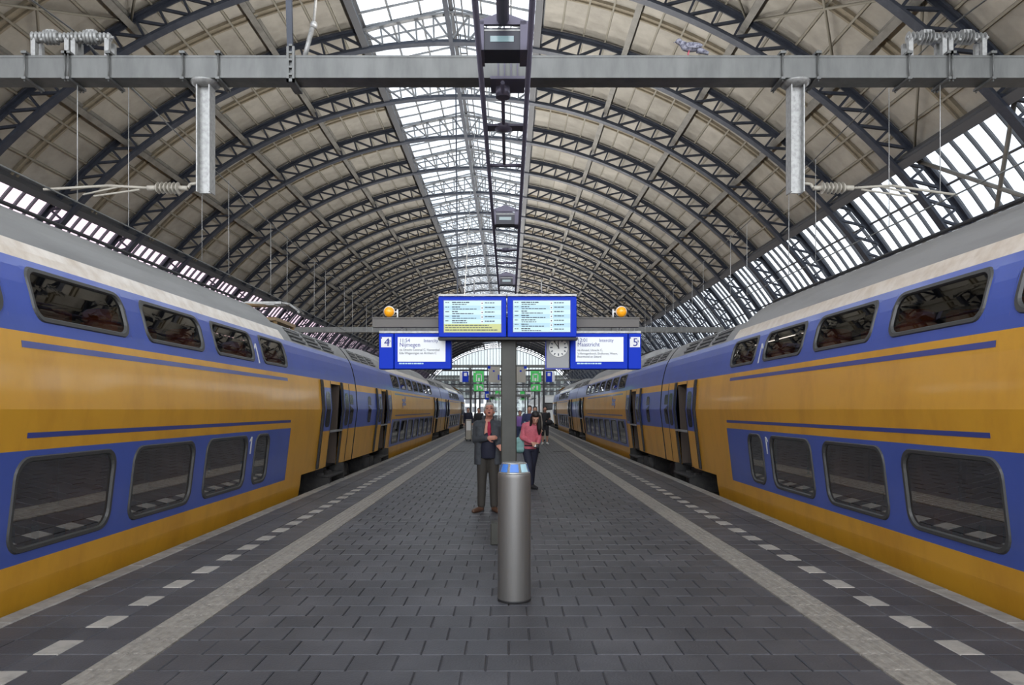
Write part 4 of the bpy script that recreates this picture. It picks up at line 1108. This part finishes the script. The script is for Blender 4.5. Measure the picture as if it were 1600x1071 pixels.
# ------------------------------------------------------------------ sign groups further down the platform
YP = 41.0
for s in (-1, 1):
    side = 'four' if s < 0 else 'five'
    m_ = lambda u: u if s < 0 else 1585-u+ (4 if False else 0)
    mk = lambda u0, u1: sorted((m_(u0), m_(u1)))
    base = px(m_(735.5), 640, YP); g = thing('sign_post', (base.x, YP, 0), 'black post with green lift sign and blue sign on the side of track %s' % side, 'sign post')
    MB().cbox(base.x-.06, base.x+.06, YP-.06, YP+.06, 0, P(0, 577, YP)[1], .01).build('post', 'black_post', g)
    def pan(u0, u1, v0, v1, m, nm, dy=0., par=None, t=.06):
        a, c = mk(u0, u1); xa, zb_ = P(a, v1, YP); xb, zt_ = P(c, v0, YP)
        return MB().box(xa, xb, YP-.08-dy, YP-.08-dy+t, zb_, zt_).build(nm, m, par or g)
    gp = pan(739.5, 756, 580, 597.5, 'green', 'lift_sign')
    for (a0, a1, v0, v1) in ((744, 753, 584.5, 586), (744, 745.4, 584.5, 596), (751.6, 753, 584.5, 596)): pan(a0, a1, v0, v1, 'white', 'pictogram_bar', .012, gp, .02)
    pan(747, 750, 591, 596, 'white', 'pictogram_figure', .012, gp, .02); pan(740.5, 743, 581, 583, 'white', 'pictogram_bar', .012, gp, .02)
    g2 = pan(740.5, 755.5, 601, 611.5, 'green', 'arrow_sign')
    for (a0, a1, v0, v1) in ((744.5, 747, 603, 609.5), (749, 752.5, 603.5, 606), (751, 754, 605.5, 609)): pan(a0, a1, v0, v1, 'white', 'pictogram_bar', .012, g2, .02)
    for u in (742.6, 749.6):
        xx = P(m_(u), 0, YP)[0]; MB().box(xx-.045, xx+.045, YP-.02, YP+.06, 0, P(0, 600, YP)[1]).build('support', 'black_post', g)
    bp = pan(722.5, 732, 581, 597.5, 'sign_blue', 'blue_sign'); pan(725, 729.5, 583, 588, 'white', 'pictogram_bar', .012, bp, .02); pan(718.5, 722.5, 582, 597, 'white', 'side_plate')
    xa = P(mk(718.5, 757)[0], 0, YP)[0]; xb = P(mk(718.5, 757)[1], 0, YP)[0]
    MB().box(xa, xb, YP-.02, YP+.04, P(0, 579.5, YP)[1], P(0, 577.5, YP)[1]).build('cross_arm', 'black_post', g)
    YW = 47.0
    h = thing('hanging_panel', (px(m_(772), 0, YW).x, YW, 0), 'white information panel with blue marks on two thin posts toward track %s' % side, 'sign')
    a, c = mk(763.5, 781); xa, zb_ = P(a, 598, YW); xb, zt_ = P(c, 573.5, YW)
    hp = MB().box(xa, xb, YW-.05, YW+.05, zb_, zt_).build('panel', 'beige', h)
    for (u0, u1, v0, v1) in ((762, 766.5, 572.5, 576.5), (770, 773, 579, 581.5), (778, 780, 586, 594)):
        a, c = mk(u0, u1); x0_, z0_ = P(a, v1, YW); x1_, z1_ = P(c, v0, YW); MB().box(x0_, x1_, YW-.065, YW-.045, z0_, z1_).build('mark', 'sign_blue', hp)
    for xx in (xa+.05, xb-.05): MB().box(xx-.03, xx+.03, YW-.03, YW+.03, 0, zb_+.05).build('post', 'galv', h)
    # steel cabinet on two feet
    YC = 37.0; cxm = px(m_(732.3), 0, YC).x
    c_ = thing('platform_cabinet', (cxm, YC, 0), 'narrow beige cabinet on two dark feet on the side of track %s' % side, 'cabinet')
    MB().cbox(cxm-.14, cxm+.14, YC-.12, YC+.12, .09, 1.10, .015).build('body', 'beige', c_)
    for dx in (-.09, .09): MB().cbox(cxm+dx-.035, cxm+dx+.035, YC-.08, YC+.08, 0, .09, .01).build('foot', 'dark', c_)
    MB().box(cxm-.11, cxm+.11, YC-.128, YC-.118, .55, 1.02).build('front_panel', 'white', c_)
# glazed shelter in the middle of the platform
ys = 58.0; sh = thing('waiting_shelter', (0, ys, 0), 'glazed shelter with dark frame standing in the middle of the platform', 'shelter')
for x in (-1.5, -.5, .5, 1.5):
    for y in (ys, ys+8): MB().box(x-.05, x+.05, y-.05, y+.05, 0, 2.6).build('frame_post', 'black_post', sh)
MB().box(-1.7, 1.7, ys-.2, ys+8.2, 2.6, 2.78).build('roof', 'galv', sh)
for x in (-1, 0, 1): MB().box(x-.45, x+.45, ys-.01, ys+.01, .1, 2.6).build('pane', 'shelter_glass', sh)
for x in (-1.5, 1.5): MB().box(x-.01, x+.01, ys+.05, ys+7.95, .1, 2.6).build('pane', 'shelter_glass', sh)
MB().box(-1.4, 1.4, ys+3.5, ys+3.9, .42, .47).box(-1.3, -1.2, ys+3.5, ys+3.9, 0, .42).box(1.2, 1.3, ys+3.5, ys+3.9, 0, .42).build('bench', 'galv', sh)
# second row of signs behind
for u, v0, v1, m, lab in ((762, 612, 625, 'sign_blue', 'small blue and white sign hanging behind the man in the grey jacket'), (778, 611, 626, 'green', 'green sign hanging far down the platform behind the post'), (817, 612, 626, 'green', 'green sign hanging far down the platform near the woman in pink'), (826, 613, 624, 'white', 'white sign hanging far down the platform beside a green one')):
    YQ = 73.0; c = px(u, (v0+v1)/2, YQ); o = thing('far_sign', (c.x, YQ, c.z), lab, 'sign')
    hw = .26; hh = (v1-v0)*YQ/F/2
    MB().box(c.x-hw, c.x+hw, YQ-.3, YQ-.22, c.z-hh, c.z+hh).build('panel', m, o)
    MB().box(c.x-hw*.6, c.x+hw*.5, YQ-.31, YQ-.299, c.z-hh*.5, c.z+hh*.4).build('mark', 'white' if m != 'white' else 'sign_blue', o)
    MB().tube((c.x, YQ-.1, c.z+hh-.05), (c.x, YQ-.1, ZB+.02), .03, 8).box(c.x-.03, c.x+.03, YQ-.26, YQ-.07, c.z+hh*.5, c.z+hh*.5+.06).build('hanger', 'black_post', o)

# ------------------------------------------------------------------ people
def blob(parts, voxel, name, m, parent=None, smooth=4, org=None):
    """closed pieces fused into one continuous surface by voxel remeshing"""
    b = MB()
    for p in parts:
        k = p[0]
        if k == 'cap':
            a, ra, c, rb = Vector(p[1]), p[2], Vector(p[3]), p[4]; b.tube(a, c, ra, 16, 0, r1=rb); b.ball(a, ra, 14); b.ball(c, rb, 14)
        elif k == 'ell':
            o = MB().ball((0,0,0), p[2], 20); M = p[3] if len(p) > 3 else Matrix.Identity(3)
            b.add([Vector(p[1])+M @ Vector(v) for v in o.v], o.f)
        elif k == 'loft':       # horizontal ellipses (centre, rx, ry)
            n = 24; vs = []
            for c, rx, ry in p[1]:
                for i in range(n):
                    t = 2*math.pi*i/n; vs.append((c[0]+rx*math.cos(t), c[1]+ry*math.sin(t), c[2]))
            K = len(p[1]); fs = [(k*n+i, k*n+(i+1)%n, k*n+n+(i+1)%n, k*n+n+i) for k in range(K-1) for i in range(n)]
            b.add(vs, fs+[tuple(range(n-1,-1,-1)), tuple(range((K-1)*n, K*n))])
    me = b.mesh('tmp', m); to = bpy.data.objects.new('tmp', me); COL.objects.link(to)
    md = to.modifiers.new('r', 'REMESH'); md.mode = 'VOXEL'; md.voxel_size = voxel; md.use_smooth_shade = True
    if smooth:
        sm = to.modifiers.new('s', 'SMOOTH'); sm.iterations = smooth; sm.factor = .5
    out = bpy.data.meshes.new_from_object(to.evaluated_get(bpy.context.evaluated_depsgraph_get()))
    bpy.data.objects.remove(to); bpy.data.meshes.remove(me)
    for pl in out.polygons: pl.use_smooth = True
    if not out.materials: out.materials.append(MATS[m])
    o = bpy.data.objects.new(name, out); out.name = name; COL.objects.link(o)
    w = wloc(parent) if parent else Vector(org)
    out.transform(Matrix.Translation(-w))
    if parent: o.parent = parent
    else: o.location = w
    return o
def hand(parts, wrist, d, n, flip=1, k=1.0, curl=.5):
    """palm, four bent fingers of different lengths and a thumb leaving the side of the palm"""
    w = Vector(wrist); d = Vector(d).normalized(); n = Vector(n); n = (n-d*n.dot(d)).normalized(); t = d.cross(n)*flip
    pc = w+d*.05*k
    M = Matrix((t, d, n)).transposed()
    parts.append(('ell', pc, (.040*k, .052*k, .018*k), M))
    for i, (off, ln) in enumerate(((.030, .070), (.010, .080), (-.010, .074), (-.029, .056))):
        a = w+d*.088*k+t*off*k; c = a+(d*math.cos(curl*.6)-n*math.sin(curl*.6))*ln*.5*k; e = c+(d*math.cos(curl*1.8)-n*math.sin(curl*1.8))*ln*.55*k
        parts.append(('cap', a-d*.012*k, .0095*k, c, .009*k)); parts.append(('cap', c, .009*k, e, .0075*k))
    a = w+d*.030*k+t*.034*k; c = a+(d*.6+t*.7-n*.3).normalized()*.038*k; e = c+(d*.85+t*.2-n*.4).normalized()*.032*k
    parts.append(('cap', a, .012*k, c, .0105*k)); parts.append(('cap', c, .0105*k, e, .009*k))
def person(base, label, J, top, pants, hair, skin='skin', shoe='dark_cloth', voxel=.011, head=None, tilt=0., turn=0., long_hair=False, extras=None, bare_arm=False, bare_leg=False, k=1.0, face=True, thick=1.0):
    """J: joints in the person's own frame (x right in the picture, -y towards the viewer, z up)"""
    B = Vector(base)
    T = lambda p: B+Vector(p)*k
    r = thing('person', base, label, 'person')
    hc = Vector(J['head']); HM = Matrix.Rotation(R_(turn), 3, 'Z') @ Matrix.Rotation(R_(tilt), 3, 'X')
    H = lambda p: B+(hc+HM @ Vector(p))*k
    ey = lambda p, rr: ('ell', H(p), tuple(v*k for v in rr), HM)
    body = []
    body.append(ey((0, .012, .035), (.076, .094, .086))); body.append(ey((0, -.030, -.045), (.056, .062, .066))); body.append(ey((0, -.012, 0), (.070, .078, .075)))
    body.append(('cap', H((0, -.088, .012)), .010*k, H((0, -.104, -.022)), .016*k)); body.append(ey((0, -.082, -.062), (.026, .016, .014)))
    for s in (-1, 1):
        body.append(ey((s*.077, .012, -.012), (.012, .022, .032))); body.append(ey((s*.032, -.078, .030), (.022, .012, .010)))
    body.append(ey((0, -.078, -.098), (.024, .018, .018)))
    body.append(('cap', T(J['neck']), .058*k, H((0, .01, -.05)), .052*k))
    sh, el, wr, hip, kn, an = (J[x] for x in ('sh', 'el', 'wr', 'hip', 'kn', 'an'))
    ch, pe = Vector(J['chest']), Vector(J['pelvis'])
    tw = .165*thick
    loft = [(T(pe+Vector((0,0,-.08))), .13*k, .10*k), (T(pe), .165*k*thick, .115*k), (T(pe.lerp(ch, .45)), .145*k*thick, .105*k), (T(ch), .172*k*thick, .115*k), (T(ch+Vector((0,0,.10))), .165*k, .10*k), (T(ch+Vector((0,.01,.18))), .10*k, .07*k)]
    body.append(('loft', loft))
    for i in (0, 1):
        body += [('cap', T(sh[i]), .052*k, T(el[i]), .040*k), ('cap', T(el[i]), .040*k, T(wr[i]), .027*k), ('cap', T(hip[i]), .082*k, T(kn[i]), .056*k), ('cap', T(kn[i]), .055*k, T(an[i]), .037*k)]
        f = Vector(J['foot'][i]); body.append(('cap', T(Vector(an[i])+Vector((0,0,-.045))), .036*k, T(Vector(an[i])+f*.14+Vector((0,0,-.055))), .03*k))
        hd = J.get('hand', [None, None])[i]
        d, n = hd if hd else (Vector(wr[i])-Vector(el[i]), Vector((0, -1, 0)))
        hand(body, T(wr[i]), d, n, 1 if i == 0 else -1, k)
    blob(body, voxel, 'body', skin, r)
    # trousers
    tr = [('loft', [(T(pe+Vector((0,0,-.10))), .14*k, .11*k), (T(pe), .176*k*thick, .128*k), (T(pe+Vector((0,0,.10))), .165*k*thick, .122*k)])]
    for i in (0, 1):
        lo = Vector(kn[i]).lerp(Vector(an[i]), .12 if bare_leg else .93)
        tr += [('cap', T(hip[i]), .098*k, T(kn[i]), .072*k), ('cap', T(kn[i]), .071*k, T(lo), .062*k if not bare_leg else .070*k)]
    blob(tr, voxel, 'trousers', pants, r)
    if top:
        tp = [('loft', [(T(pe+Vector((0,0,.02))), .182*k*thick, .136*k), (T(pe.lerp(ch, .45)), .165*k*thick, .128*k), (T(ch), .19*k*thick, .135*k), (T(ch+Vector((0,0,.11))), .175*k, .115*k), (T(ch+Vector((0,.01,.185))), .095*k, .080*k)])]
        for i in (0, 1):
            tp.append(('cap', T(sh[i]), .066*k, T(Vector(sh[i]).lerp(Vector(el[i]), .6 if bare_arm else 1)), .055*k))
            if not bare_arm: tp.append(('cap', T(el[i]), .055*k, T(Vector(el[i]).lerp(Vector(wr[i]), .93)), .042*k))
        blob(tp, voxel, 'jacket' if not bare_arm else 'shirt', top, r)
    for i in (0, 1):
        f = Vector(J['foot'][i]); a = Vector(an[i]); g_ = MB()
        shp = [('cap', T((a.x, a.y+.0, .045)), .045*k, T((a.x+f.x*.13, a.y+f.y*.13, .038)), .040*k), ('cap', T((a.x+f.x*.13, a.y+f.y*.13, .036)), .040*k, T((a.x+f.x*.19, a.y+f.y*.19, .032)), .032*k), ('cap', T((a.x, a.y, .06)), .046*k, T((a.x, a.y, .095)), .044*k)]
        o = blob(shp, min(voxel, .011), 'shoe', shoe, r, 2)
        MB().cbox(T((a.x-.045,0,0)).x, T((a.x+.045,0,0)).x, T((0,a.y-.05,0)).y, T((0,a.y+.05,0)).y, B.z, B.z+.025*k, .008).build('sole', 'dark', o)
    # hair
    hp = [ey((0, .028, .050), (.083, .098, .086)), ey((0, .055, .0), (.080, .070, .085))]
    if long_hair: hp += long_hair(H, T, k)
    if hair == 'hair_grey': hp += [ey((0, -.012, .092), (.070, .070, .042)), ey((-.066, .0, .03), (.026, .05, .05)), ey((.066, .0, .03), (.026, .05, .05))]
    blob(hp, voxel*.8, 'hair', hair, r, 3)
    if face:
        for s in (-1, 1):
            e = MB().ball(H((s*.032, -.080, .016)), .0095*k, 10); e.build('eye', 'dark', r)
        e = MB().ball((0,0,0), (.024*k, .008*k, .006*k), 12); e.v = [tuple(H((0, -.094, -.064))+HM @ Vector(v)) for v in e.v]; e.build('mouth', 'red', r)
    if extras: extras(r, H, T, HM, k)
    return r
def stand(h=1.0, sway=0., arms='down', step=.0):
    J = dict(head=(0, -.01, 1.60), neck=(0, .02, 1.46), chest=(0, 0, 1.28), pelvis=(0, 0, .96),
             sh=[(-.18, .01, 1.41), (.18, .01, 1.41)], el=[(-.23, .03, 1.13), (.23, .03, 1.13)], wr=[(-.23, -.03, .88), (.23, -.03, .88)],
             hip=[(-.09, 0, .90), (.09, 0, .90)], kn=[(-.10, -.02-step, .49), (.10, -.02+step, .49)], an=[(-.10, .02-step*1.6, .09), (.10, .02+step*1.6, .09)],
             foot=[(-.25, -1, 0), (.25, -1, 0)])
    if arms == 'phone': J['wr'] = [(-.08, -.24, 1.15), (.06, -.26, 1.18)]; J['el'] = [(-.23, -.02, 1.12), (.23, -.02, 1.12)]
    if arms == 'hold': J['wr'][1] = (.10, -.22, 1.08)
    return J
# man in the grey jacket, looking up
YM = 11.5; mb = (px(762.5, 0, YM).x, YM, 0)
J = dict(head=(.022, -.035, 1.575), neck=(.015, .02, 1.43), chest=(0, .0, 1.26), pelvis=(0, 0, .93),
         sh=[(-.165, .01, 1.36), (.165, .01, 1.36)], el=[(-.19, -.03, 1.12), (.205, -.02, 1.13)], wr=[(-.01, -.21, 1.155), (.15, -.19, 1.05)],
         hip=[(-.085, 0, .87), (.085, 0, .87)], kn=[(-.095, -.03, .47), (.09, -.03, .47)], an=[(-.105, .0, .085), (.095, .0, .085)],
         foot=[(-.6, -.8, 0), (.35, -.95, 0)], hand=[((1, -.15, .12), (0, -1, 0)), ((.35, -.6, -.25), (-.3, -.3, 1))])
def man_extra(r, H, T, HM, k):
    # open jacket: back, two fronts, sleeves, collar, hem
    for s in (-1, 1):
        pr_ = [('loft', [(T((s*.135, .02, .74)), .085, .125), (T((s*.135, .02, .95)), .080, .130), (T((s*.125, .01, 1.2)), .085, .135), (T((s*.12, .01, 1.34)), .095, .125), (T((s*.075, .02, 1.43)), .06, .075)])]
        i = 0 if s < 0 else 1
        pr_ += [('cap', T(J['sh'][i]), .070, T(J['el'][i]), .060), ('cap', T(J['el'][i]), .060, T(Vector(J['el'][i]).lerp(Vector(J['wr'][i]), .92)), .046)]
        pr_ += [('cap', T((s*.055, -.075, 1.40)), .026, T((s*.075, .06, 1.475)), .030), ('cap', T((s*.075, .06, 1.475)), .030, T((0, .085, 1.48)), .030), ('cap', T((s*.055, -.085, 1.40)), .022, T((s*.085, -.115, 1.12)), .020)]
        if s < 0: pr_ += [('loft', [(T((0, .075, .76)), .15, .07), (T((0, .075, 1.1)), .15, .08), (T((0, .06, 1.38)), .14, .07)])]
        blob(pr_, .010, 'jacket', 'jacket', r, 3)
    blob([('loft', [(T((.01, -.03, .84)), .13, .125), (T((.01, -.04, 1.0)), .135, .135), (T((.01, -.035, 1.16)), .115, .120), (T((.01, -.02, 1.24)), .09, .10)])], .012, 'shirt', 'navy', r)
    blob([('loft', [(T((.02, -.045, 1.15)), .034, .105), (T((.02, -.04, 1.30)), .04, .100), (T((.02, -.01, 1.41)), .055, .075)])], .010, 'undershirt', 'red', r)
    blob([('loft', [(T((0, -.01, .835)), .150, .128), (T((0, -.01, .87)), .150, .128)])], .012, 'belt', 'dark_cloth', r)
    for s in (-1, 1):   # glasses
        q = MB(); ring = [H((s*.034+.026*math.cos(t*math.pi/6), -.096, .016+.020*math.sin(t*math.pi/6))) for t in range(13)]; q.path(ring, .0025, 6); q.tube(H((s*.060, -.094, .018)), H((s*.078, .0, .01)), .0025, 6)
        q.build('glasses', 'dark', r)
    q = MB(); q.ball((0,0,0), (.020, .008, .016), 12); q.v = [tuple(H((0, -.094, -.068))+HM @ Vector(v)) for v in q.v]; q.build('open_mouth', 'hair_brown', r)
    # small phone in the hand
person(mb, 'man in a dark grey jacket over a red shirt, looking up with folded arm', J, None, 'trousers', 'hair_grey', 'skin_red', 'shoe_brown', .0085, tilt=-22, extras=man_extra, thick=.95)
# woman in pink, head bent over her hands
YW_ = 14.84; wbs = (px(829.5, 0, YW_).x, YW_, 0)
Jw = dict(head=(.085, -.16, 1.43), neck=(.04, -.04, 1.34), chest=(0, .0, 1.16), pelvis=(-.01, .03, .86),
          sh=[(-.12, .0, 1.27), (.125, -.02, 1.27)], el=[(-.175, -.02, 1.03), (.165, -.04, 1.02)], wr=[(.0, -.24, .94), (.135, -.24, .93)],
          hip=[(-.085, .03, .80), (.075, .03, .80)], kn=[(-.03, -.08, .44), (.03, .10, .44)], an=[(.005, -.02, .085), (.02, .26, .095)],
          foot=[(.55, -.8, 0), (.3, -.95, 0)], hand=[((1, -.35, -.15), (0, -.3, 1)), ((-.6, -.6, -.1), (0, -.3, 1))])
def hair_long(H, T, k):
    return [('cap', H((-.070, .0, .02)), .030, H((-.085, -.03, -.13)), .024), ('cap', H((.072, .0, .03)), .040, T((.165, -.13, 1.22)), .050), ('cap', T((.165, -.13, 1.22)), .05, T((.165, -.11, 1.11)), .026),
            ('cap', H((0, .09, .02)), .07, T((.05, .05, 1.22)), .055), ('cap', H((-.065, .02, 0)), .035, T((-.02, -.08, 1.22)), .02), ('ell', H((0, -.02, .075)), (.07, .07, .05))]
def woman_extra(r, H, T, HM, k):
    blob([('loft', [(T((-.01, .02, .80)), .150, .125), (T((-.01, .02, .86)), .150, .125)])], .012, 'hem', 'pink', r)
    q = MB(); p = T((.085, -.31, .88)); q.cbox(p.x-.05, p.x+.05, p.y-.025, p.y+.025, p.z-.045, p.z+.035, .008); q.build('collar_patch', 'white', r) if False else None
wm_ = person(wbs, 'woman with long black hair in a pink jacket, looking down at her hands', Jw, 'pink', 'navy', 'hair_black', 'skin', 'dark_cloth', .0095, tilt=34, turn=6, long_hair=hair_long, extras=woman_extra, thick=.82)
cp = Vector(wbs)+Vector((.095, -.315, .895)); co = thing('camera_case', tuple(cp), 'small black and white device held by the woman in pink', 'device')
MB().cbox(cp.x-.05, cp.x+.055, cp.y-.02, cp.y+.02, cp.z-.055, cp.z+.02, .008).build('body', 'dark', co)
MB().cbox(cp.x-.04, cp.x+.0, cp.y-.026, cp.y-.018, cp.z-.035, cp.z+.01, .003).build('screen', 'white', co)
bb = Vector(wbs)+Vector((-.22, .03, .76)); tbg = thing('shoulder_bag', tuple(bb), 'pale teal soft bag hanging at the side of the woman in pink', 'bag')
blob([('ell', bb+Vector((0, 0, .12)), (.12, .10, .15)), ('ell', bb+Vector((.0, 0, .03)), (.13, .11, .08)), ('ell', bb+Vector((-.03, -.03, .2)), (.08, .07, .08))], .012, 'bag_body', 'teal', tbg)
q = MB(); q.path([bb+Vector((-.03, .02, .26)), bb+Vector((.03, .0, .42)), bb+Vector((.10, -.03, .585)), bb+Vector((.13, .05, .56)), bb+Vector((.06, .10, .26))], .010); q.build('strap', 'teal', tbg)
# people further down
def at(u, y): return (px(u, 0, y).x, y, 0)
person(at(827.5, 24.5), 'dark-haired man in a dark blue jacket standing behind the woman in pink', stand(arms='phone'), 'denim', 'dark_cloth', 'hair_brown', voxel=.016, tilt=8)
person(at(836, 27.0), 'person in a pale top with dark hair further behind the woman in pink', stand(), 'beige', 'denim', 'hair_black', voxel=.02, k=.99)
def rucksack(r, H, T, HM, k):
    pass
person(at(851.5, 33.4), 'person in a black top and dark shorts beside a beige cabinet', stand(arms='hold'), 'dark_cloth', 'dark_cloth', 'hair_brown', voxel=.02, bare_leg=True, bare_arm=True, shoe='white')
sb_ = at(858.5, 33.2); sg = thing('travel_bag', (sb_[0], sb_[1], .55), 'dark bag held by the person in black top and shorts', 'bag')
blob([('ell', (sb_[0], sb_[1]-.1, 1.02), (.16, .10, .12))], .02, 'bag_body', 'dark_cloth', sg); MB().path([(sb_[0]-.08, sb_[1]-.1, 1.12), (sb_[0]-.14, sb_[1]-.1, 1.22), (sb_[0]-.04, sb_[1]-.1, 1.13)], .012).build('handle', 'dark', sg)
person(at(812.5, 30.5), 'person in a purple top half hidden by the sign post', stand(), 'purple', 'denim', 'hair_brown', voxel=.02, k=.9)
person(at(731.5, 39.5), 'person in dark navy clothes behind the beige cabinet near track four', stand(), 'navy', 'navy', 'hair_black', voxel=.02, k=.98)
person(at(748, 36.0), 'person in a dark coat seen behind the man in the grey jacket', stand(step=.08), 'dark_cloth', 'denim', 'hair_brown', voxel=.02, k=.97)
